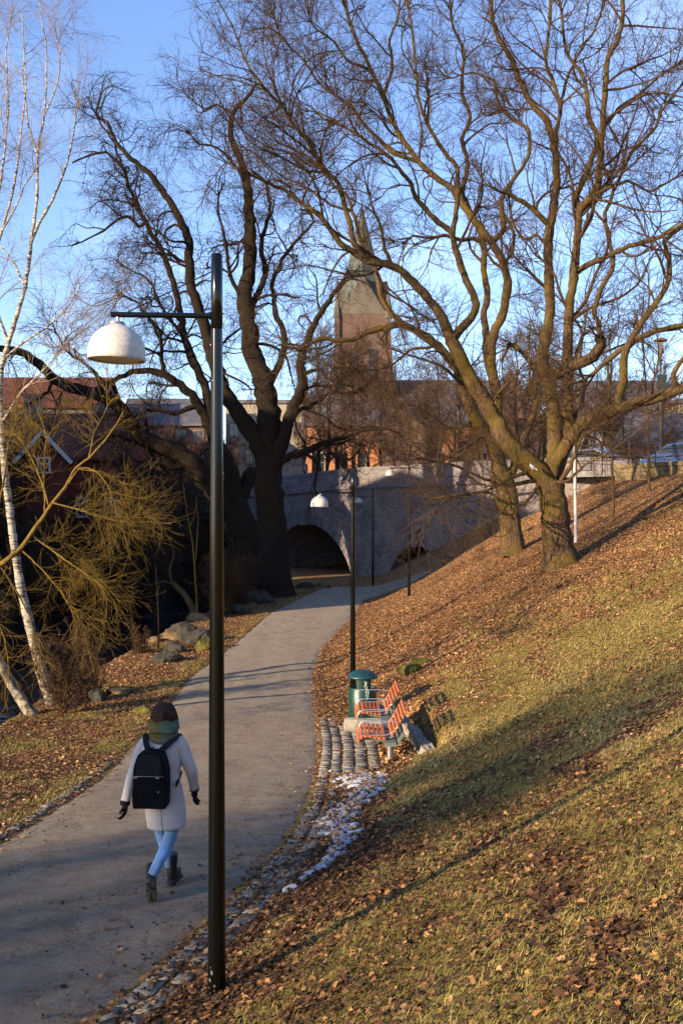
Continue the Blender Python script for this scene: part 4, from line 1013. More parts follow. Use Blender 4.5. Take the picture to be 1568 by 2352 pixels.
# ------------------------------------------------------------------ background trees
def proto(name,h,seed,mats,spread=.42,n1=30,rmin=.011,ang=40,trop=.10,droop=.0,n2=8,n3=7,n4=0,tr=.015,label=None,group=None,loc=(0,0,0),cat='tree',t0=.2,stems=1):
    rg=np.random.default_rng(seed); P=[];Rr=[]
    for k in range(stems):
        z=np.linspace(0,h*(.92 if stems==1 else rg.uniform(.6,1)),16); a=rg.uniform(0,6.28); lean=0 if stems==1 else rg.uniform(.1,.55)
        wob=np.cumsum(rg.normal(size=(16,2)),0)*h*.006
        P.append(np.stack([wob[:,0]+np.cos(a)*lean*z,wob[:,1]+np.sin(a)*lean*z,z],1)); Rr.append(h*tr*(1-.85*z/z[-1])*(1+.5*np.exp(-z/(.04*h)))*(1 if stems==1 else .5))
    P=np.array(P);Rr=np.array(Rr); root=empty(name,loc,0,label,cat,group)
    v,f=tubes(P,Rr,8); parts=[(v,f)]
    c1_,r1_=spawn(rg,P,Rr,n1,(h*spread*.55,h*spread),10,ang,.10,trop,t0,1.0,.014,.6,rmin*1.4,None,.6); v,f=tubes(c1_,r1_,5); parts.append((v,f))
    V,F=merge(parts); link('trunk',np_mesh('trunk',V,[F],True),mats[0],root)
    c2_,r2_=spawn(rg,c1_,r1_,n1*n2,(h*.07,h*.17),7,42,.12,trop*.8-droop,.15,1,.011,.6,rmin*1.1); 
    c3_,r3_=spawn(rg,c2_,r2_,n1*n2*n3,(h*.03,h*.08),5,40,.13,trop*.6-droop*2,.1,1,.011,.6,rmin*.9)
    ps=[tubes(c2_,r2_,3),tubes(c3_,r3_,3)]
    if n4: c4_,r4_=spawn(rg,c3_,r3_,n1*n2*n3*n4,(h*.018,h*.05),4,38,.13,trop*.5-droop*2,.1,1,.011,.6,rmin*.75); ps.append(tubes(c4_,r4_,3))
    V,F=merge(ps); link('crown',np_mesh('crown',V,[F],False),mats[1],root); return root
FARM=(M_barkfar,M_twigfar)
protos=[proto('bare_tree',13,101,FARM,.40,34,.014,trop=.12),proto('bare_tree',15,102,FARM,.34,38,.014,ang=32,trop=.16),proto('bare_tree',11,103,FARM,.48,30,.013,ang=50,trop=.06)]
used=[False]*3; cnt=0
def place_tree(k,x,y,sc,rot,label,group,z=None,src=None):
    global cnt
    src=src or protos; p=src[k%len(src)]
    if p.get('placed') is None: o=p; p['placed']=1
    else: o=copy_tree(p)
    zz=float(H(x,y))-.15 if z is None else z
    o.location=(x,y,zz); o.rotation_euler=(0,0,rot); o.scale=(sc,sc,sc*random.uniform(.92,1.1)); tag(o,label,'tree',group); cnt+=1; return o
spots=[]
rr=random.Random(5)
def D2x(X,d): return (X-CX)/FD*d
for i,X in enumerate(np.linspace(700,1150,16)): spots.append((X+rr.uniform(-10,10),rr.uniform(70,84),rr.uniform(.66,1.0),'b'))
for i,X in enumerate(np.linspace(740,1120,9)): spots.append((X+rr.uniform(-12,12),rr.uniform(104,114),rr.uniform(.8,1.1),'b'))
for i,X in enumerate(np.linspace(1180,1560,17)): spots.append((X+rr.uniform(-10,10),rr.uniform(66,98),rr.uniform(.65,1.0),'s'))
for i,X in enumerate(np.linspace(-40,560,24)): spots.append((X+rr.uniform(-12,12),rr.uniform(76,102),rr.uniform(.7,1.02),'r'))
ORD=['first','second','third','fourth','fifth','sixth','seventh','eighth','ninth','tenth','eleventh','twelfth','thirteenth','fourteenth','fifteenth','sixteenth','seventeenth','eighteenth','nineteenth','twentieth','twenty-first','twenty-second','twenty-third','twenty-fourth']
rows={'b':('bare reddish-twigged tree, %s from the left just beyond the bridge parapet','bare trees beyond the bridge'),'c':('tall bare tree, %s from the left in the row between brick hall and church','bare trees beyond the bridge'),
'r':('bare tree, %s from the left in the grove across the river','bare trees across the river'),'s':('thin bare tree, %s from the left beyond the street railing','bare trees along the street')}
cn={}
for i,(X,d,sc,g_) in enumerate(spots):
    if g_=='b' and d>100: g_='c'
    k=cn.get(g_,0); cn[g_]=k+1
    x=D2x(X,d); z=None if g_!='r' else float(H(x,d))-.3
    place_tree(i,x,d,sc,rr.uniform(0,6.28),rows[g_][0]%ORD[k],rows[g_][1],z=z if z is not None else max(float(H(x,d)),4.6)-.2)
# ------------------------------------------------------------------ unseen blocks added to shade river and bridge; off-frame trees that shade the lawn
oa=block('apartment_building','tall plain block added out of view to shade river and bridge, nearer the camera',-34,-28,20.5,31.6,1.5,16.2,M_cream,M_slate,2,3)
ob=block('apartment_building','long block added out of view to shade bridge and red house',-36,-28,37.6,66,1.5,17.0,M_pinkr,M_slate,3,3)
for o_,ym_,cols_ in ((oa,26.05,3),(ob,51.8,9)):
    old=set(o_.children); windows(o_,(-27.98,ym_,5.0),(0,1),cols_,4,1.1,1.5,3.0,3.0,frame=M_pinkr)
    for c in o_.children:
        if c not in old: c.location=-o_.location
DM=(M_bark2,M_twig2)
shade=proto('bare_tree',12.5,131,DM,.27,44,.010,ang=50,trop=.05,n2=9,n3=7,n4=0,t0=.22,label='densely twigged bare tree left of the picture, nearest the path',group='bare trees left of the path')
shade.location=(-25.0,-10.2,float(H(-25.0,-10.2))-.1)
for (x,y,s_,lb) in ((-29.6,-14.0,1.12,'densely twigged bare tree left of the picture, second from the path'),(-23.0,-6.2,.86,'densely twigged bare tree left of the picture, farthest from the path')):
    o=copy_tree(shade); o.location=(x,y,max(0,float(H(x,y)))-.1); o.scale=(s_,)*3; o.rotation_euler[2]=x; tag(o,lb)

# ------------------------------------------------------------------ riverside brush
M_brush=simple('dark_brush_twig',(.06,.036,.022),.95,.1,var=.4,scale=.7)
shr=[proto('bare_shrub',3.4,141,(M_brush,M_brush),.42,90,.010,ang=35,trop=.12,n2=7,n3=6,t0=.05,stems=9,tr=.010,cat='shrub'),
     proto('bare_shrub',2.6,142,(M_brush,M_brush),.5,80,.010,ang=45,trop=.0,droop=.1,n2=7,n3=6,t0=.05,stems=8,tr=.010,cat='shrub')]
k=0; SH_=[]
ry=random.Random(9)
for row,(o0,o1,ya,yb,n_) in enumerate(((-.5,1.2,36,84,20),(1.6,3.4,40,84,18),(4,6,44,82,12))):
    for i in range(n_):
        y=ya+(yb-ya)*(i+ry.uniform(.1,.9))/n_; x=float(XL(y))-19+6*float(sstep(40,56,y))-ry.uniform(o0,o1)
        SH_.append((x,y,ry.uniform(.9,1.5)*(1+.12*row),row))
RN=('at the far waterline','half way up the far river bank','high on the far river bank')
cn2={}
for (x,y,sc,row) in SH_:
    p=shr[k%2]; o=p if k<2 else copy_tree(p); o.location=(x,y,float(H(x,y))-.1); o.rotation_euler=(0,0,ry.uniform(0,6.28)); o.scale=(sc,)*3; c_=cn2.get(row,0); cn2[row]=c_+1
    tag(o,'dark leafless bush, %s counting away from the camera %s'%(ORD[c_],RN[row]),'shrub','leafless bushes on the far river bank'); k+=1
for j,(X,Yb,sc) in enumerate(((180,1640,.62),(235,1600,.55),(520,1415,.8),(560,1400,.9),(545,1385,.9),(350,1500,.4))):
    b=ground_hit(X,Yb); o=copy_tree(shr[j%2]); o.location=(b[0]-.3,b[1],b[2]-.15); o.scale=(sc,)*3; o.rotation_euler[2]=j*1.3
    tag(o,('dark bush behind the foot of the birch','small dark bush on the bank right of the birches','dark bush at the foot of the leaning bank tree','dark bush left of the ridged tree trunks','dark bush between the bank tree and the rocks','low twiggy bush near the boulders')[j],'shrub','leafless bushes on the near river bank')
# trees standing over the far bank
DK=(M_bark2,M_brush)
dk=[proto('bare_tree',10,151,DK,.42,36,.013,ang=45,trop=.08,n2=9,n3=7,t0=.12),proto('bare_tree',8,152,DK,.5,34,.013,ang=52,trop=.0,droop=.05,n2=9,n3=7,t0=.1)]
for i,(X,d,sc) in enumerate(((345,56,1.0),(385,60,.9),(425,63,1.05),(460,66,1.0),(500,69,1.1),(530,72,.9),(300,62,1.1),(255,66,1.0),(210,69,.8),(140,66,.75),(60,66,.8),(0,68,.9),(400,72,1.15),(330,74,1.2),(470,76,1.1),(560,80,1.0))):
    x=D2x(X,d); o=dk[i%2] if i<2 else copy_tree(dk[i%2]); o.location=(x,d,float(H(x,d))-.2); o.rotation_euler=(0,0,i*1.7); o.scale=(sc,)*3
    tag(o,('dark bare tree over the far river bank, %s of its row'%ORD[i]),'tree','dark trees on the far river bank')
# dead leaning stump-tree and lit sapling
b=ground_hit(451,1417)
t=Tree(b[1],21); t.limb([(452,1420),(440,1390),(425,1368),(410,1350),(396,1338)],17,12,.3,flare=.3); t.limb([(400,1345),(375,1335),(350,1345),(320,1340)],6,2,-.8); t.limb([(398,1340),(390,1310),(400,1270),(385,1230)],6,2,.6)
t.finish('leaning_tree','short leaning tree with a broken lit trunk above the boulders','tree',None,(M_bark,M_twig2),[dict(n=5,per_m=True,L=(.7,1.8),K=7,ang=45,g=.2,trop=-.05,n_s=4,rmin=.007,tips=4),dict(n=6,L=(.4,1.0),K=5,ang=45,g=.2,trop=-.1,rmin=.005)])
t=Tree(b[1]-.2,22,wob=.6); t.limb([(453,1416),(452,1380),(449,1330),(447,1300),(441,1240),(432,1190),(426,1150),(420,1110)],6,1.5,.2); t.limb([(448,1300),(452,1250),(455,1200),(452,1150)],4,1.2,.3); t.limb([(437,1215),(448,1180),(452,1140)],3,1.2,-.2); t.limb([(450,1345),(435,1338),(420,1330)],2,1,-.2)
t.finish('sapling','slender pale sapling standing beside the leaning broken tree','tree','saplings by the river',(M_osier,M_twig),[dict(n=5,per_m=True,L=(.3,.8),K=6,ang=40,g=.12,trop=.1,n_s=3,rmin=.004)])
b=ground_hit(364,1492)
t=Tree(b[1],23,wob=.6); t.limb([(364,1494),(365,1440),(363,1390),(361,1340),(358,1300)],4.5,1.5,.2)
t.finish('sapling','thin dark sapling on the bank left of the mossy boulders','tree','saplings by the river',(M_bark2,M_twig2),[dict(n=5,per_m=True,L=(.3,.7),K=6,ang=40,g=.12,trop=.1,n_s=3,rmin=.004)])
# young trees and the white post on the slope
for X0,Y0,X1,Y1,w0,lab in ((1408,1195,1405,965,7,'young thin-stemmed tree on the slope, nearer the mossy maples'),(1490,1130,1478,830,8,'taller young tree on the slope just below the ochre street wall')):
    b=ground_hit(X0,Y0); t=Tree(b[1],24+X0,wob=.7)
    t.limb([(X0,Y0+3),(X0-1,Y0-60),(X0-3,(Y0+Y1)/2),(X1,Y1),(X1-4,Y1-80),(X1-2,Y1-150)],w0,2,.3)
    t.finish('young_tree',lab,'tree','young trees on the slope',(M_bark,M_twig),[dict(n=4.5,per_m=True,L=(.9,2.2),K=8,ang=38,g=.12,trop=.14,n_s=4,rmin=.007,t0=.42),dict(n=6,L=(.4,1.0),K=6,ang=40,g=.12,trop=.1,rmin=.005),dict(n=4,L=(.25,.5),K=4,ang=40,g=.12,trop=.08,rmin=.004)])
b=ground_hit(1255,1228)
t=Tree(b[1],29); t.limb([(1256,1230),(1254,1180),(1250,1120),(1246,1060),(1250,990)],14,8,.3)
t.finish('young_tree','slim pale-barked tree half hidden behind the nearer maple trunk','tree','young trees on the slope',(M_bark,M_twig),[dict(n=3,per_m=True,L=(1,2.4),K=8,ang=38,g=.12,trop=.14,n_s=4,rmin=.007,t0=.5),dict(n=6,L=(.4,1.0),K=6,ang=40,g=.12,trop=.1,rmin=.005)])
b=ground_hit(1322,1246)
wp=empty('white_post',tuple(b),0,'thin white painted post on the slope beside the nearer maple','post')
hh=(1246-1000)/FD*b[1]
mb=MB(); mb.cyl((0,0,-.2),(-.03,0,hh*.46),.058,.053,16); mb.build('post',M_white,wp)
mb=MB(); mb.cyl((-.03,0,hh*.46),(-.06,0,hh),.05,.046,16); mb.lathe([(.0,hh+.02),(.04,hh+.01),(.048,hh-.02)],(-.06,0,0),16); mb.build('upper_post',M_white,wp)
mb=MB(); mb.cyl((-.029,0,hh*.455),(-.031,0,hh*.475),.06,.06,16); mb.build('collar',M_alu,wp)

# ------------------------------------------------------------------ lamps
pm=NT('black_lacquered_steel',.17,.36,0.0); pn=pm.noise(60,5,.7); pm.color(pm.mix(pm.ramp(pn,[(.70,0.0),(.76,.6)]),(.002,.0025,.0023),(.12,.11,.10)))
pm.bump(pm.noise(5,3),.06,.01); M_pole=pm.m
sm_=NT('weathered_lamp_enamel',.55,.35); zz=sm_.n('SeparateXYZ',{0:sm_.tc}).outputs[2]
st=sm_.noise(3.2,6,.7,sm_.map((7,7,1.2))); st2=sm_.noise(38,5,.7)
sc1=sm_.ramp(st,[(.32,(.40,.38,.345)),(.66,(.52,.495,.45))]); sc1=sm_.mix(sm_.ramp(sm_.math('ADD',st2,sm_.math('MULTIPLY',st,.5)),[(.70,0.0),(.90,.6)]),sc1,(.26,.25,.23))
sm_.color(sc1); sm_.bump(st2,.3,.004); M_shade=sm_.m
M_shadein=simple('lamp_reflector_gold',(.55,.40,.16),.35,.5,.6,var=.15)
M_diff=simple('lamp_diffuser',(.65,.55,.35),.3,.5,var=.1)
M_zinc=simple('zinc_bracket',(.32,.32,.33),.4,.5,.8,var=.15)
M_paint=simple('flaked_white_sticker',(.085,.085,.085),.8,.2,var=.3,scale=40)
def lamp(loc,rz,h,label,arm=.70,scale=1.0,ab=.62):
    r=empty('street_lamp',loc,rz,label,'street lamp','path lamps'); H_=h
    zj=h-.50
    mb=MB(); mb.cyl((0,0,-.3),(0,0,.02),.062,.062,28); mb.cyl((0,0,.02),(0,0,zj),.0605,.0385,28); mb.build('lower_pole',M_pole,r)
    mb=MB(); mb.lathe([(.0385,zj-.012),(.0335,zj-.006),(.0335,zj+.004),(.0395,zj+.01),(.0375,h-.004),(.034,h),(.0,h)],(0,0,0),28); mb.build('upper_pole',M_pole,r)
    za=h-.41
    mb=MB(); mb.cyl((-.03,0,za),(-arm,0,za),.0185,.0185,18); mb.cyl((-.034,0,za),(-.05,0,za),.026,.026,18); mb.build('arm',M_pole,r)
    mb=MB(); mb.cyl((-.03,0,h-.115),(-arm+.11,0,za+.018),.0042,.0042,8); mb.build('stay_rod',M_pole,r)
    b=MB()
    for (a_,z_) in ((0,zj-.10),(3.14,zj-.10),(.9,zj-.34),(2.9,zj-.34),(3.1,1.85)): 
        rr_=.0605+(.0385-.0605)*z_/zj; b.lathe([(.006,-.004),(.0055,.003),(.0,.006)],(-math.cos(a_)*rr_,-math.sin(a_)*rr_,z_),8)
    b.build('bolts',M_zinc,r)
    xs_=-arm+.045; b=MB(); b.cyl((xs_,0,za-.016),(xs_,0,za-.05),.011,.011,12); b.cyl((xs_+.025,0,za-.016),(xs_+.025,0,za-.05),.004,.004,8); b.cyl((xs_-.005,0,za-.05),(xs_-.005,0,za-.068),.05,.056,24); b.build('bracket',M_zinc,r)
    zt=za-.066; R0=.186; Hh=.235
    pr=[(.05,0)]+[(R0*math.sin(t),-Hh*.78*(1-math.cos(t))) for t in np.linspace(.3,1.5,14)]+[(R0,-Hh*.9),(R0+.001,-Hh),(R0-.004,-Hh-.002),(R0-.006,-Hh+.004)]
    b=MB(); b.lathe(pr,(0,0,0),48); sh=b.build('lamp_shade',M_shade,r); sh.location=(xs_,0,zt); sh.rotation_euler=(R(0),R(2.2),0)
    b=MB(); b.lathe([(R0-.006,-Hh+.003)]+[(R0*.96*math.sin(t),-Hh*.76*(1-math.cos(t))) for t in np.linspace(1.45,.35,10)],(0,0,-.004),40); b.build('reflector',M_shadein,sh)
    b=MB(); b.lathe([(R0-.012,-Hh+.012),(R0*.7,-Hh+.002),(.0,-Hh-.004)],(0,0,0),40); b.build('diffuser',M_diff,sh)
    return r
L1=(W(498,2000,6.6)[0],6.6)
r=lamp((L1[0],L1[1],.0),R(4),5.0,'nearest street lamp, its tall black pole and weathered white shade filling the foreground',arm=.692)
mb=MB(); rs=random.Random(2)
for k in range(7):
    a=-2.3+rs.gauss(0,.22); z=.18+rs.gauss(0,.055); q=rs.uniform(.004,.014); u_=Vector((math.cos(a),math.sin(a),0)); t_=Vector((-u_.y,u_.x,0)); c=u_*(.0613)+Vector((0,0,z))
    P=[c+t_*math.cos(w_)*q*rs.uniform(.6,1.2)+Vector((0,0,1))*math.sin(w_)*q*rs.uniform(.8,1.8) for w_ in np.linspace(0,5.4,6)]; mb.add(P,[tuple(range(6))])
mb.build('scuffed_paint',M_paint,r)
def lamp_at(X,Yt,Yb,d,rz,label,arm):
    x=(X-CX)/FD*d; z0=float(H(x,d)); zt=CZ-(Yt-CY)/FD*d; return lamp((x,d,z0),rz,zt-z0,label,arm)
lamp_at(810,1087,1640,21.0,R(2),'street lamp standing behind the green litter bin',.74)
b=ground_hit(939,1369); lamp_at(939,1052,1369,b[1],R(0),'street lamp on the foot of the leafy slope, before the small arch',.80)
lamp_at(856,1123,1337,51.5,R(-3),'farthest street lamp, black pole against the bridge between the two arches',.78)

# street lantern and signal box beyond the wall
q=D2x(1516,62); sl=empty('street_lantern',(q,62,5.1),0,'tall street lantern with a flat dish head beyond the street wall','street lamp')
mb=MB(); mb.cyl((0,0,0),(0,0,8.0),.09,.055,14); mb.build('pole',M_iron,sl)
mb=MB(); mb.lathe([(.0,9.05),(.25,9.0),(.42,8.86),(.40,8.83),(.1,8.86)],(0,0,0),24); mb.build('dish_head',simple('rust_brown_metal',(.14,.06,.04),.6),sl)
mb=MB(); mb.lathe([(.12,8.8),(.13,8.4),(.09,8.0),(.0,7.98)],(0,0,0),16); mb.build('lantern_glass',M_pinkr,sl)
mb=MB(); mb.box((.0,-.22,5.9),(.5,.3,1.6),None,.03); mb.build('signal_box',simple('dark_green_metal',(.015,.03,.025),.6),sl)

# ------------------------------------------------------------------ litter bin
gm=NT('green_bin_paint',.38,.5); gn=gm.noise(6,5); gm.color(gm.ramp(gn,[(.3,(.003,.024,.016)),(.7,(.005,.036,.024))])); gm.b.inputs['Coat Weight'].default_value=.2; M_green=gm.m
M_lid=simple('bluish_lid_paint',(.006,.032,.040),.42,.5,var=.2)
bx,by=D2x(832,18.9),18.9; bz=float(H(bx,by))
bn=empty('litter_bin',(bx,by,bz),0,'round dark green litter bin with domed lid, between the bench and the lamp','litter bin')
Rb=.262
mb=MB(); mb.lathe([(.0,.0),(Rb-.02,.0),(Rb,.03),(Rb,.70),(Rb-.012,.712),(Rb-.02,.70),(Rb-.02,.08),(0,.08)],(0,0,0),40); mb.build('body',M_green,bn)
for k,(a0,a1) in enumerate(((-1.95,-1.0),(1.0,1.95))):      # two uprights leave an opening on each side
    mb=MB(); V=[];n=10
    for a in np.linspace(a0-.06,a1+.06,n):
        for rr2 in (Rb-.002,Rb-.022):
            for z in (.69,.90): V.append((rr2*math.cos(a),rr2*math.sin(a),z))
    F=[]
    for i in range(n-1):
        A=4*i;B=A+4; F+=[(A,B,B+1,A+1),(A+2,A+3,B+3,B+2),(A+1,B+1,B+3,A+3),(A,A+2,B+2,B)]
    F+=[(0,1,3,2),(4*n-4,4*n-2,4*n-1,4*n-3)]; mb.add(V,F,False); mb.build('upright',M_green,bn)
mb=MB(); mb.lathe([(Rb+.005,.885),(Rb+.03,.885),(Rb+.035,.91),(Rb+.02,.93),(Rb*.8,.985),(Rb*.5,1.02),(Rb*.2,1.035),(0,1.037)],(0,0,0),40); mb.build('lid',M_lid,bn)
mb=MB(); mb.lathe([(Rb-.06,.1),(Rb-.06,.66),(Rb-.07,.66),(Rb-.07,.1)],(0,0,0),32); mb.build('liner',M_zinc,bn)
mb=MB(); rs=random.Random(8)
def onbin(a,z): return ((Rb+.0025)*math.cos(a),(Rb+.0025)*math.sin(a),z)
for stroke in ([(-1.42,.86),(-1.36,.80),(-1.45,.76),(-1.33,.72),(-1.40,.69)],[(-1.28,.84),(-1.33,.78),(-1.25,.74),(-1.30,.66),(-1.20,.62)],[(-1.38,.66),(-1.28,.62),(-1.36,.58),(-1.24,.55),(-1.30,.50)],[(-1.22,.70),(-1.12,.64),(-1.2,.58),(-1.14,.54)]):
    mb.tube([onbin(a,z) for a,z in stroke],.0042,5)
mb.build('graffiti_scribble',simple('white_marker',(.62,.64,.6),.7),bn)

# ------------------------------------------------------------------ bench: two seats on one beam
M_slat=simple('orange_stained_slat',(.34,.092,.028),.55,.3,var=.3,scale=5,bump=.15,bscale=50,bdist=.002)
M_beam=simple('grey_green_galvanised_steel',(.17,.19,.17),.45,.45,.5,var=.2,scale=7)
M_wire=simple('stainless_wire',(.50,.50,.50),.35,.5,.8,var=.05)
bxx,byy=.70,15.25; a_=math.atan2(-float(XR(18.2)-XR(15.2)),3.0)*0
zb=float(H(bxx,byy))+.015
bench=empty('park_bench',(bxx,byy,zb),R(0),'curved bench with two orange slatted seats on one steel beam beside the path','bench')
prof=[(-.44,.365),(-.40,.415),(-.33,.435),(-.26,.43),(-.19,.42),(-.12,.41),(-.05,.405),(.02,.42),(.075,.465),(.12,.53),(.16,.60),(.20,.67),(.24,.74),(.275,.81)]
def slat(mb,i,y0,y1):
    x,z=prof[i]; p0=prof[max(i-1,0)]; p1=prof[min(i+1,len(prof)-1)]; a=math.atan2(p1[1]-p0[1],p1[0]-p0[0])
    mb.box((x,(y0+y1)/2,z),(.052,y1-y0,.03),Matrix.Rotation(-a,3,'Y'),.010)
for y0,y1 in ((.0,.98),(1.82,2.80)):
    for rng_,nm in ((range(0,7),'seat'),(range(8,14),'backrest')):
        mb=MB()
        for i in rng_: slat(mb,i,y0,y1)
        mb.build(nm,M_slat,bench)
    for ye in (y0+.12,y1-.12):
        mb=MB(); P=[(x+.0,z-.03) for x,z in prof]; V=[]
        for x,z in P:
            V+=[(x,ye-.02,z-.0),(x,ye+.02,z-.0),(x+.012,ye+.02,z-.035),(x+.012,ye-.02,z-.035)]
        F=[(4*i+k,4*i+(k+1)%4,4*i+4+(k+1)%4,4*i+4+k) for i in range(len(P)-1) for k in range(4)]; mb.add(V,F); mb.build('seat_frame',M_beam,bench)
    for ye in (y0+.05,y1-.05):
        pts=[(-.40,.44),(-.44,.50),(-.43,.60),(-.36,.66),(-.1,.665),(.13,.655),(.17,.62),(.14,.55),(.07,.485),(-.02,.45),(-.2,.445)]
        C=catmull(np.array([(x*100,z*100) for x,z in pts+pts[:1]]),5)/100; mb=MB(); mb.tube([(x,ye,z) for x,z in C[:-1]],.0075,8,closed=True); mb.build('armrest',M_wire,bench)
mb=MB(); mb.box((.05,1.40,.345),(.17,3.1,.055),None,.008); 
mb.build('beam',M_beam,bench)
mb=MB(); V=[];
mb.box((.2,1.40,.42),(.012,3.1,.20),Matrix.Rotation(R(32),3,'Y')); mb.build('back_rail',M_beam,bench)
for y in (.12,2.62):
    mb=MB(); mb.cyl((.05,y,-.35),(.05,y,.33),.048,.048,24); mb.lathe([(.085,.0),(.085,.012),(.05,.016)],(.05,y,0),24); mb.build('leg',M_zinc,bench)
# granite kerb blocks round the stand
M_kerb=simple('granite_kerb_block',(.21,.19,.155),.85,.25,var=.4,scale=6,bump=.7,bscale=18,bdist=.015)
def kerb(a,b,h,wd,label):
    a=Vector((*a,0));b=Vector((*b,0)); d=b-a; c=(a+b)/2; z=float(H(c.x,c.y)); r=MB(); bm=bmesh.new(); bmesh.ops.create_cube(bm,size=1)
    bmesh.ops.subdivide_edges(bm,edges=bm.edges[:],cuts=4,use_grid_fill=True)
    for v in bm.verts:
        n=Vector((rng.normal(0,.02),rng.normal(0,.035),rng.normal(0,.03))); k=1-.10*(abs(v.co.x)>.49)*1; v.co=Vector((v.co.x*d.length+n.x,(v.co.y*k)*wd+n.y*wd*2,v.co.z*k*h+n.z*h))
    me=bpy.data.meshes.new('kerb_stone'); bm.to_mesh(me); bm.free(); o=link('kerb_stone',me,M_kerb); o.location=(c.x,c.y,z+h*.30); o.rotation_euler=(0,0,math.atan2(d.y,d.x)); tag(o,label,'kerb stone','granite blocks round the bench stand')
    md=o.modifiers.new('b','BEVEL'); md.width=.02; md.segments=2; return o
kerb((1.20,17.2),(1.27,16.0),.42,.17,'mossy granite block behind the near seat of the bench')
kerb((1.26,15.95),(1.34,15.05),.40,.19,'pale rough granite block at the near end of the bench stand')
kerb((1.12,18.35),(1.19,17.25),.36,.17,'granite block behind the far seat of the bench')
kerb((.06,18.45),(1.02,18.35),.30,.18,'long granite block across the stand beneath the far bench seat')
# leaves drifted between bench and kerb blocks
n=900; x=rng.uniform(.62,1.22,n); y=rng.uniform(14.9,17.6,n); leaf_mesh('leaf_drift',x,y,rng.uniform(.05,.09,n),LEAF_MID,.16,M_leaf,.7,.01,np.clip(rng.beta(2,1.6,n),.2,.95)*1.0)

# ------------------------------------------------------------------ boulders, stump, scraps
M_rock=simple('bank_boulder',(.04,.037,.03),.95,.1,var=.55,scale=3,bump=1.0,bscale=7,bdist=.09)
M_rockw=simple('buff_boulder',(.13,.085,.045),.9,.2,var=.3,scale=2,bump=.6,bscale=6,bdist=.04)
M_moss=simple('yellow_green_moss',(.085,.075,.018),.95,.1,var=.45,scale=5,bump=.9,bscale=14,bdist=.05)
def boulder(X,Yb,w_,h_,dep_,label,mat,seed,name='boulder',cat='boulder',group='boulders on the river bank'):
    b=ground_hit(X,Yb); rg=np.random.default_rng(seed); bm=bmesh.new(); bmesh.ops.create_icosphere(bm,subdivisions=3,radius=.5)
    pl=[(rg.normal(size=3),rg.uniform(.28,.42)) for _ in range(9)]; pl=[(Vector(p).normalized(),q) for p,q in pl]
    for v in bm.verts:
        for p,q in pl:
            dd=v.co.dot(p)
            if dd>q: v.co-=p*(dd-q)*.9
        v.co*=1+.03*rg.normal(); v.co=Vector((v.co.x*w_*1.25,v.co.y*dep_*1.25,v.co.z*h_*1.5))
    me=bpy.data.meshes.new(name); bm.to_mesh(me); bm.free(); me.polygons.foreach_set('use_smooth',[False]*len(me.polygons)); o=link(name,me,mat); o.location=(b[0],b[1]+dep_*.3,b[2]+h_*.22); o.rotation_euler=(0,0,rg.uniform(-.4,.4)); return tag(o,label,cat,group)
for i,(X,Yb,w_,h_,d_,lab,m_) in enumerate(((427,1468,1.15,.58,.8,'big mossy grey boulder right below the leaning broken tree',M_rock),(400,1500,.6,.36,.5,'squat boulder in front of the biggest one',M_rock),(395,1470,.9,.4,.6,'buff slab lying left of the biggest boulder',M_rockw),(455,1478,.9,.5,.7,'dark boulder close left of the lamp pole',M_rock),(470,1495,.5,.5,.4,'upright mossy stone close left of the lamp pole',M_moss),(385,1522,.8,.35,.6,'low greenish stone by the thin dark sapling',M_rock),(352,1475,.5,.2,.4,'flat pale stone at the water edge left of the thin sapling',M_rockw),
    (455,1425,.9,.35,.5,'pinkish slab at the foot of the pale sapling',M_rockw),(575,1388,1.7,.75,.8,'long block of rock leaning on the ridged tree trunks',M_rock),(598,1378,.8,.5,.6,'rounded rock between the two ridged trunks',M_rock),(535,1412,1.4,.5,.9,'wide dark rock left of the leaning bank tree',M_rock),(568,1398,.7,.4,.5,'small buff rock in front of the long block',M_rockw),(265,1596,.5,.22,.4,'small buff stone at the water edge below the osier twigs',M_rockw),(222,1612,.5,.3,.4,'dark stone half in the water below the birches',M_rock),(330,1660-20,.45,.16,.3,'mossy stone in the leaves above the walker',M_moss),
    (700,1352,1.0,.35,.6,'dark rubble stone in the mouth of the middle arch',M_rock),(745,1350,.8,.4,.6,'reddish rubble stone in the mouth of the middle arch',M_rockw))):
    boulder(X,Yb,w_,h_,d_,lab,m_,50+i)
boulder(945,1548,.52,.24,.4,'yellow-green moss-covered tree stump in the leaves right of the litter bin',M_moss,90,'mossy_stump','stump',None)
b=ground_hit(975,1522); boulder(972,1524,.40,.12,.3,'low mossy root running uphill from the stump',M_moss,91,'mossy_root','root',None)
# fallen twig beside the kerb blocks
b=ground_hit(1045,1740); mb=MB(); mb.tube([(0,0,.03),(.05,.09,.05),(-.01,.22,.09),(-.06,.36,.12)],[.009,.008,.006,.004],6); o=mb.build('fallen_twig',M_white if False else simple('dry_twig',(.32,.22,.12),.8)); o.location=(b[0],b[1],b[2]); tag(o,'pale dry twig lying in the shaded leaves right of the bench','twig')
# bird on the maple
pos=W(1222,1078,b2[1]-.75)
pg=empty('pigeon',(float(pos[0]),float(pos[1]),float(pos[2])),R(30),'grey pigeon perched in the fork of the mossy maple','bird')
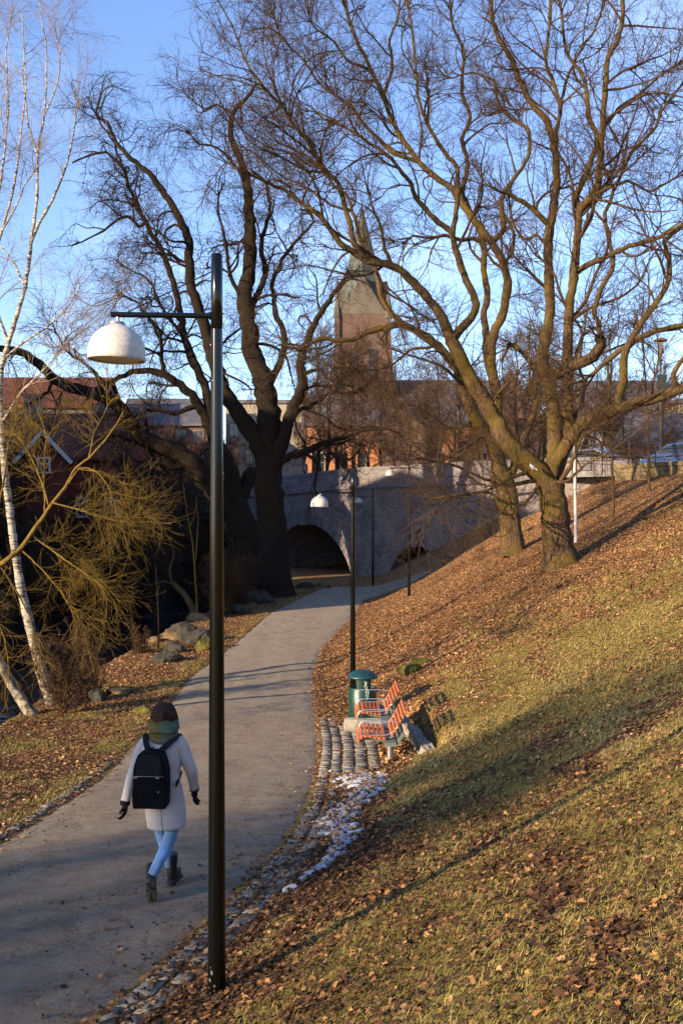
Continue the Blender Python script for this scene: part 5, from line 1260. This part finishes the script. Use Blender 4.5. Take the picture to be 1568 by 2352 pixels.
# ------------------------------------------------------------------ figures
def skin_mesh(name, nodes, edges, mat, parent=None, sub=2, roots=(0,), fin=None):
    """nodes: list of ((x,y,z), r or (rx,ry)); grows one skinned surface and bakes it"""
    me=bpy.data.meshes.new(name+'_s'); me.from_pydata([n[0] for n in nodes],edges,[]); o=bpy.data.objects.new(name+'_s',me); COL.objects.link(o)
    m=o.modifiers.new('s','SKIN'); m.use_smooth_shade=True
    if not me.skin_vertices: 
        bm=bmesh.new(); bm.from_mesh(me); bm.verts.layers.skin.verify(); bm.to_mesh(me); bm.free()
    sv=me.skin_vertices[0].data
    for i,n in enumerate(nodes):
        r=n[1]; sv[i].radius=(r,r) if not hasattr(r,'__len__') else r; sv[i].use_root=(i in roots)
    s2=o.modifiers.new('u','SUBSURF'); s2.levels=sub; s2.render_levels=sub
    bpy.context.view_layer.update(); dg=bpy.context.evaluated_depsgraph_get(); nm=bpy.data.meshes.new_from_object(o.evaluated_get(dg))
    bpy.data.objects.remove(o); nm.name=name; nm.materials.clear(); nm.polygons.foreach_set('use_smooth',[True]*len(nm.polygons))
    if fin: fin(nm)
    return link(name,nm,mat,parent)
def chain(nodes,edges,pts,start=None):
    prev=start
    for p in pts:
        nodes.append(p); i=len(nodes)-1
        if prev is not None: edges.append((prev,i))
        prev=i
    return prev
# pigeon
nodes=[];edges=[]
k=chain(nodes,edges,[((0,-.10,.02),.012),((0,-.05,.035),.035),((0,.0,.06),.055),((0,.05,.09),.048),((0,.075,.13),.026),((0,.09,.165),.024),((0,.115,.168),.008)])
chain(nodes,edges,[((0,-.17,-.01),.018),((0,-.22,-.03),.01)],0)
M_pig=simple('grey_plumage',(.30,.29,.32),.8,.2,var=.3,scale=20); skin_mesh('body',nodes,edges,M_pig,pg,2,(2,))
for sx in(-1,1):
    mb=MB(); mb.tube([(sx*.02,.0,.02),(sx*.02,.01,-.03)],.004,6); mb.tube([(sx*.02,.0,-.03),(sx*.02,.035,-.035)],.003,6); mb.build('leg',simple('pigeon_leg',(.4,.12,.1)),pg)
    mb=MB(); mb.add([(sx*.05,.05,.09),(sx*.058,-.02,.075),(sx*.03,-.17,.01),(sx*.05,-.05,.03),(sx*.052,.03,.05)],[(0,1,2,3,4)]); mb.build('wing',simple('dark_wing',(.14,.14,.16)),pg)

# the walker
px_=W(369.6,2000,8.68)[0]; PX,PY=float(px_),8.76; PZ=float(H(PX+.06,PY+.15))+.02
WS_=1.03
wk=empty('person',(PX,PY,PZ),R(-3),'person walking away in a pale grey coat, light blue jeans and black boots','person')
M_skin=simple('skin',(.50,.30,.22),.55,.4,var=.06)
M_coat=simple('pale_grey_wool',(.44,.40,.37),.95,.1,var=.12,scale=5,bump=.35,bscale=160,bdist=.003)
M_jean=simple('light_blue_denim',(.15,.28,.48),.9,.15,var=.35,scale=9,bump=.3,bscale=40,bdist=.006)
M_boot=simple('black_boot_leather',(.012,.012,.013),.5,.4,var=.2)
M_sole=simple('rubber_lug_sole',(.055,.055,.045),.9,.15,var=.2)
M_glove=simple('black_knit_glove',(.010,.010,.012),.9,.15,var=.2)
hm=NT('dark_brown_hair',.62,.15); hn=hm.noise(3,4,.6,hm.map((40,40,2.5))); hm.color(hm.ramp(hn,[(.40,(.006,.003,.002)),(.60,(.060,.022,.012))])); hm.bump(hn,.6,.006); M_hair=hm.m
M_pack=simple('black_nylon',(.0035,.0035,.0045),.85,.12,var=.3,scale=30,bump=.2,bscale=90,bdist=.002)
M_pack2=simple('dark_grey_nylon',(.010,.009,.012),.8,.15,var=.3,scale=20,bump=.2,bscale=60,bdist=.003)
sf=NT('checked_wool_scarf',.95,.1); xz=sf.n('SeparateXYZ',{0:sf.tc}); 
f1=sf.ramp(sf.math('ADD',xz.outputs[0],sf.math('MULTIPLY',sf.noise(6,3),.06)),[(.02,0.0),(.065,1.0)])
f2=sf.ramp(sf.math('FRACT',sf.math('MULTIPLY',xz.outputs[2],9.0)),[(.42,0.0),(.55,1.0)])
ca=sf.mix(f2,(.10,.08,.018),(.125,.11,.05)); cb=sf.mix(f2,(.07,.095,.055),(.09,.13,.115)); sf.color(sf.mix(f1,ca,cb)); sf.bump(sf.noise(70,4),.5,.006); M_scarf=sf.m
wk.scale=(.94,1.0,WS_)
# body, one continuous surface
N=[];E=[]
hips=0; N.append(((.02,0,.86),(.12,.09)))
sp=chain(N,E,[((.01,0,1.0),(.115,.085)),((0,0,1.16),(.13,.09)),((0,0,1.27),(.115,.08)),((0,.0,1.345),(.05,.05)),((.005,.015,1.40),(.045,.045)),((.01,.025,1.47),(.066,.078)),((.012,.03,1.54),(.072,.085)),((.012,.02,1.59),(.045,.055))],0)
chain(N,E,[((-.095,0,1.275),.048),((-.165,.0,1.25),.045),((-.27,-.02,1.0),.036),((-.315,-.10,.80),.024)],3)
chain(N,E,[((.095,0,1.275),.048),((.175,.0,1.25),.045),((.262,.04,1.03),.036),((.262,.14,.855),.024)],3)
chain(N,E,[((-.06,.0,.80),.075),((-.035,.10,.47),.05),((.045,.16,.12),.035),((.055,.27,.035),.028)],0)
chain(N,E,[((.09,0,.80),.075),((.07,.03,.46),.05),((-.03,-.24,.24),.035),((-.07,-.20,.07),.026)],0)
skin_mesh('body',N,E,M_skin,wk,2,(0,))
# face
mb=MB(); mb.lathe([(.0,-.016),(.012,-.008),(.009,.012),(.0,.02)],(.012,.118,1.50),10); fo=mb.build('nose',M_skin,wk)
for sx in(-1,1):
    mb=MB(); mb.lathe([(0,-.010),(.011,0),(0,.010)],(.012+sx*.03,.103,1.525),10); mb.build('eye',M_white,wk)
    mb=MB(); mb.lathe([(0,-.022),(.012,0),(0,.022)],(.012+sx*.08,.02,1.505),8); mb.build('ear',M_skin,wk)
mb=MB(); mb.box((.012,.108,1.462),(.042,.008,.010),None,.003); mb.build('mouth',simple('lips',(.42,.14,.12),.5),wk)
def loft(name, rings, mat, parent, n=40, fold=0.0, seed=1, cap0=False, cap1=False, solid=0.0, p=2.3):
    rg=np.random.default_rng(seed); ph=rg.uniform(0,6.28,5); V=[];F=[]
    C=np.array([[*r[0],r[1],r[2]] for r in rings]); m=[]
    for i in range(len(rings)-1):
        k=4; t=np.linspace(0,1,k,endpoint=False)
        a=C[max(i-1,0)];b=C[i];c=C[i+1];d=C[min(i+2,len(C)-1)]
        for q in t: m.append(.5*((2*b)+(-a+c)*q+(2*a-5*b+4*c-d)*q*q+(-a+3*b-3*c+d)*q**3))
    m.append(C[-1]); m=np.array(m); tn=np.gradient(m[:,:3],axis=0); tn/=np.linalg.norm(tn,axis=1)[:,None]
    for i,q in enumerate(m):
        t=Vector(tn[i]); u=Vector((1,0,0)); u=(u-t*u.dot(t)).normalized(); v=t.cross(u)
        for k in range(n):
            a=2*math.pi*k/n; ca,sa=math.cos(a),math.sin(a); e=2/p
            x=abs(ca)**e*(1 if ca>=0 else -1); y=abs(sa)**e*(1 if sa>=0 else -1)
            w_=1+fold*(math.sin(3*a+ph[0]+i*.25)*.5+math.sin(5*a+ph[1]-i*.4)*.35+math.sin(i*.9+ph[2]+2*a)*.45)
            V.append(Vector(q[:3])+u*(x*q[3]*w_)+v*(y*q[4]*w_))
    K=len(m); F=[(i*n+k,i*n+(k+1)%n,(i+1)*n+(k+1)%n,(i+1)*n+k) for i in range(K-1) for k in range(n)]
    if cap0: F.append(tuple(range(n-1,-1,-1)))
    if cap1: F.append(tuple(range((K-1)*n,K*n)))
    me=bpy.data.meshes.new(name); me.from_pydata([tuple(v) for v in V],[],F); me.polygons.foreach_set('use_smooth',[True]*len(F)); me.update()
    o=link(name,me,mat,parent)
    if solid: md=o.modifiers.new('t','SOLIDIFY'); md.thickness=solid; md.offset=-1
    return o
coat=loft('coat',[((0,.005,1.375),.062,.06),((0,0,1.335),.125,.085),((0,0,1.29),.180,.105),((0,-.005,1.22),.192,.125),((0,-.005,1.12),.180,.128),((.0,0,1.0),.168,.12),((.008,0,.88),.172,.125),((.02,.0,.75),.185,.135),((.032,0,.66),.184,.14),((.042,0,.565),.182,.142)],M_coat,wk,64,.03,3,solid=.008)
for v in coat.data.vertices:     # the hem dips to the right
    if v.co.z<.75: v.co.z-= .10*(v.co.x-.0)*(.75-v.co.z)/.25
loft('sleeve',[((-.10,0,1.285),.075,.07),((-.165,0,1.245),.068,.066),((-.225,-.01,1.13),.058,.06),((-.272,-.03,1.0),.053,.056),((-.30,-.07,.90),.046,.05),((-.318,-.105,.795),.043,.045)],M_coat,wk,28,.05,5,solid=.006)
loft('sleeve',[((.10,0,1.285),.075,.07),((.175,0,1.245),.068,.066),((.225,.015,1.13),.058,.06),((.262,.04,1.03),.053,.056),((.270,.09,.94),.046,.05),((.270,.135,.855),.043,.045)],M_coat,wk,28,.05,6,solid=.006)
mb=MB(); mb.tube([(0,-.135,1.13),(.002,-.131,1.0),(.006,-.135,.88),(.015,-.142,.75),(.03,-.1455,.62)],.0018,5); mb.tube([(.03,-.1455,.62),(.034,-.1465,.60),(.038,-.147,.55)],.0035,5); mb.build('coat_seam',simple('seam_shadow_thread',(.09,.08,.08),.9),wk)
# jeans: each leg its own tube joined at the seat
loft('trouser_leg',[((-.05,.0,.84),.10,.105),((-.055,.03,.70),.078,.082),((-.05,.08,.56),.062,.066),((-.035,.11,.46),.056,.058),((-.005,.135,.33),.053,.054),((.03,.16,.17),.043,.046)],M_jean,wk,28,.035,7)
loft('trouser_leg',[((.08,.0,.84),.10,.105),((.085,.025,.70),.082,.084),((.08,.04,.56),.066,.068),((.068,.02,.46),.060,.060),((.03,-.09,.36),.052,.053),((-.012,-.19,.27),.046,.048),((-.038,-.235,.215),.043,.045)],M_jean,wk,28,.035,8)
def boot(name,ank,foot_rot,label=None):
    """boot built upright, toe along +Y, ankle at the origin, then turned"""
    r=bpy.data.objects.new('boot',None); 
    b=loft('boot',[((0,.0,.145),.053,.056),((0,.0,.10),.052,.056),((0,.0,.05),.046,.052),((0,.0,.0),.045,.055),((0,.012,-.035),.044,.066),((0,.035,-.06),.045,.09),((0,.05,-.082),.045,.122)],M_boot,wk,28,.01,4,True,True)
    mb=MB(); P=[];n=24
    for z,g in ((-.105,.0),(-.085,.003),(-.08,.0)):
        for k in range(n):
            a=2*math.pi*k/n; y=math.sin(a)*.135+.048; xw=.046*(1-.16*math.exp(-((y-.0)/.05)**2)); P.append((math.cos(a)*(xw+g),y,z))
    mb.add(P,[(j*n+k,j*n+(k+1)%n,(j+1)*n+(k+1)%n,(j+1)*n+k) for j in range(2) for k in range(n)]+[tuple(range(n-1,-1,-1)),tuple(range(2*n,3*n))])
    for i in range(9):
        y=-.065+i*.028
        if i==3: continue
        for sx in(-1,1): mb.box((sx*.022,y,-.108),(.034,.016,.012),Matrix.Rotation(sx*.35,3,'Z'))
    s_=mb.build('sole',M_sole,b)
    b.location=ank; b.rotation_euler=foot_rot; return b
boot('boot',(.05,.165,.125),(0,0,R(-14)))
boot('boot',(-.045,-.235,.185),(R(-66),R(-6),R(8)))
def glove(w0,d,side,palm,parent):
    """w0 wrist, d unit direction of the hand, side = lateral axis, palm = palm normal"""
    w0=Vector(w0);d=Vector(d).normalized();side=Vector(side);side=(side-d*side.dot(d)).normalized();pn=d.cross(side)*palm
    N=[];E=[]
    chain(N,E,[(tuple(w0-d*.03),.030),(tuple(w0+d*.0),.028),(tuple(w0+d*.035),(.034,.022)),(tuple(w0+d*.075),(.036,.020))])
    roots=[0]
    for i,(o,l) in enumerate(((-.027,.062),(-.009,.072),(.009,.068),(.026,.052))):
        b=w0+d*.07+side*o; s0=len(N); e=chain(N,E,[(tuple(b),.011),(tuple(b+d*l*.42+pn*.010),.0105),(tuple(b+d*l*.72+pn*.030),.0098),(tuple(b+d*l*.78+pn*.052),.0088)]); E.append((3,s0)) if False else None; roots.append(s0)
    b=w0+d*.028-side*.022; s0=len(N); chain(N,E,[(tuple(b),.013),(tuple(b-side*.022+d*.022+pn*.012),.0115),(tuple(b-side*.024+d*.05+pn*.026),.0098)]); roots.append(s0)
    g_=skin_mesh('glove',N,E,M_glove,parent,2,tuple(roots))
    mb=MB(); mb.lathe([(.045,-.018),(.047,.0),(.044,.018)],(0,0,0),20); c=mb.build('cuff',M_glove,g_); c.location=w0-d*.01; c.rotation_euler=d.to_track_quat('Z','Y').to_euler()
glove((-.320,-.115,.775),(-.05,-.10,-1),(.25,1,0),-1,wk)
glove((.270,.15,.835),(-.04,.16,-1),(.2,1,0),1,wk)
# hair: a bob reaching the scarf
hb=loft('hair',[((.012,.0,1.405),.100,.09),((.014,-.004,1.43),.110,.108),((.014,-.006,1.465),.119,.120),((.014,-.004,1.50),.114,.122),((.014,.0,1.545),.102,.114),((.014,.006,1.585),.080,.092),((.014,.010,1.612),.048,.056),((.014,.012,1.622),.010,.012)],M_hair,wk,64,.045,9,True,True,p=2.1)
for v in hb.data.vertices:      # open towards the face
    if v.co.y>.055 and v.co.z<1.56: v.co.y=.055+(v.co.y-.055)*.15
rs=random.Random(4); hs=MB()
for k in range(230):
    a=rs.uniform(0,2*math.pi)
    if 1.05<a<2.1 and rs.random()<.85: continue
    top=rs.uniform(1.52,1.622); bot=rs.uniform(1.41,1.475); P=[]; da=rs.gauss(0,.10)
    for t_ in np.linspace(0,1,8):
        z=top+(bot-top)*t_; rr_=.116*math.sqrt(max(.02,1-max(0,(z-1.47)/.158)**2)) + .004+ (.010*t_**3)*rs.uniform(.3,1.6); aa=a+da*t_; P.append((.014+rr_*math.cos(aa),.003+rr_*.97*math.sin(aa),z))
    hs.tube(P,[.0035,.005,.0055,.0055,.005,.0045,.0035,.0015],4)
hs.build('hair_strands',M_hair,hb)
# scarf wound twice
sc=loft('scarf',[((.01,.005,1.280),.070,.065),((.012,.002,1.288),.128,.112),((.014,.0,1.318),.143,.130),((.014,.0,1.348),.138,.127),((.014,.0,1.364),.129,.119),((.014,.0,1.380),.140,.130),((.014,.0,1.415),.142,.134),((.014,.0,1.452),.135,.130),((.014,.004,1.474),.116,.112),((.014,.008,1.466),.09,.08)],M_scarf,wk,48,.045,10,p=2.2)
# backpack: a thing of its own, worn on the back
bp_=empty('backpack',(PX,PY,PZ),R(-3),'black backpack with dark straps worn on the back of the walker','backpack')
bp_.scale=(.94,1.0,WS_)
def rbox(name,c,size,mat,parent,bev=.04,seg=4,tap=0.0):
    bm=bmesh.new(); bmesh.ops.create_cube(bm,size=1); bmesh.ops.subdivide_edges(bm,edges=bm.edges[:],cuts=3,use_grid_fill=True)
    for v in bm.verts:
        k=1-tap*(v.co.z+.5); bulge=.06*(1-4*v.co.x**2)*(1-4*v.co.z**2)*(v.co.y<0); v.co=Vector((v.co.x*size[0]*k,(v.co.y-bulge)*size[1],v.co.z*size[2]))
    me=bpy.data.meshes.new(name); bm.to_mesh(me); bm.free(); o=link(name,me,mat,parent); o.location=c
    # round the silhouette
    for v in me.vertices:
        x=v.co.x/(size[0]/2); z=v.co.z/(size[2]/2); y=v.co.y/(size[1]/2)
        if z>.4: v.co.x*=1-.30*((z-.4)/.6)**2*abs(x)
        if z>.4 and abs(x)>.6: v.co.z-=size[2]*.045*((abs(x)-.6)/.4)
        if z<-.6: v.co.x*=1-.05*abs(x)
    md=o.modifiers.new('b','BEVEL'); md.width=bev; md.segments=seg; md.limit_method='ANGLE'; md.angle_limit=R(40); s=o.modifiers.new('s','SUBSURF'); s.levels=2; s.render_levels=2
    me.polygons.foreach_set('use_smooth',[True]*len(me.polygons)); return o
rbox('main_compartment',(-.046,-.215,1.02),(.315,.17,.47),M_pack,bp_,.02)
rbox('front_pocket',(-.046,-.305,.925),(.305,.04,.26),M_pack,bp_,.01)
fl=rbox('top_flap',(-.046,-.285,1.14),(.245,.05,.19),M_pack2,bp_,.01,tap=.12)
mb=MB(); mb.tube([(-.19,-.322,1.062),(-.10,-.332,1.066),(.02,-.332,1.066),(.09,-.322,1.062)],.003,6); z_=mb.build('zip',simple('zip_metal',(.25,.25,.26),.4,.5,.8),bp_)
for k in (-.165,.035): mb=MB(); mb.box((k,-.331,1.055),(.03,.006,.008)); mb.build('zip_puller',M_alu,bp_)
mb=MB(); mb.box((.045,-.333,.94),(.008,.004,.012),None,.001); mb.build('badge',M_alu,bp_)
for sx,xt,xb in ((-1,-.145,-.085),(1,.150,.02)):
    P=[(xb,-.17,1.235),(xb+(xt-xb)*.45,-.150,1.285),(xt*.95,-.085,1.335),(xt,.0,1.348),(xt,.09,1.30),(xt*1.05,.135,1.18),(xt*1.1,.12,1.05)]
    C=catmull(np.array(P)*100,4)/100; V=[];wv=.026
    C=np.array([[np.interp(t,np.linspace(0,1,len(P)),[q[i] for q in P]) for i in range(3)] for t in np.linspace(0,1,25)])
    tn=np.gradient(C,axis=0); tn/=np.linalg.norm(tn,axis=1)[:,None]
    for c,t in zip(C,tn):
        sd=Vector((1,0,0)); t=Vector(t); sd=(sd-t*sd.dot(t)).normalized(); nn=t.cross(sd); c=Vector(c)
        V+=[c-sd*wv-nn*.006,c+sd*wv-nn*.006,c+sd*wv+nn*.006,c-sd*wv+nn*.006]
    mb=MB(); mb.add(V,[(4*i+k,4*i+(k+1)%4,4*i+4+(k+1)%4,4*i+4+k) for i in range(len(C)-1) for k in range(4)]+[(3,2,1,0),(96,97,98,99)],False); mb.build('shoulder_strap',M_pack2,bp_)
mb=MB(); mb.tube([(-.03,-.19,1.245),(-.035,-.20,1.275),(-.06,-.20,1.275),(-.065,-.19,1.245)],.007,6); mb.build('grab_handle',M_pack,bp_)
mb=MB(); mb.box((.16,-.02,.97),(.012,.22,.03),Matrix.Rotation(.25,3,'X')); mb.build('side_strap',M_pack,bp_)

# distant pedestrian on the bridge
pp=bpt(s_of_x(-3.3),-1.2); pz=float(btop(s_of_x(-3.3)))-.74
pd_=empty('person',(float(pp[0]),float(pp[1]),pz),R(70),'distant pedestrian in dark clothes on the bridge beside the dark tree trunk','person')
N=[];E=[]; N.append(((0,0,.92),.11))
chain(N,E,[((0,0,1.15),(.14,.1)),((0,0,1.38),(.12,.09)),((0,0,1.5),.05),((0,.01,1.62),.075),((0,.01,1.72),.05)],0)
for sx in(-1,1):
    chain(N,E,[((sx*.16,0,1.38),.05),((sx*.2,sx*.05,1.12),.04),((sx*.2,sx*.16,.9),.03)],2); chain(N,E,[((sx*.08,0,.85),.08),((sx*.08,sx*.12,.48),.055),((sx*.08,sx*.25,.08),.04),((sx*.08,sx*.25+.12,.04),.03)],0)
skin_mesh('body',N,E,M_skin,pd_,1,(0,))
loft('jacket',[((0,0,1.50),.06,.06),((0,0,1.42),.17,.11),((0,0,1.2),.18,.13),((0,0,.9),.17,.13),((0,0,.78),.18,.14)],simple('dark_red_jacket',(.10,.02,.02),.8),pd_,20,.02,2)
for sx in(-1,1): loft('trouser_leg',[((sx*.08,0,.9),.09,.09),((sx*.08,sx*.12,.48),.065,.065),((sx*.08,sx*.25,.06),.055,.055)],simple('dark_trousers',(.02,.02,.03),.8),pd_,16,.02,3)
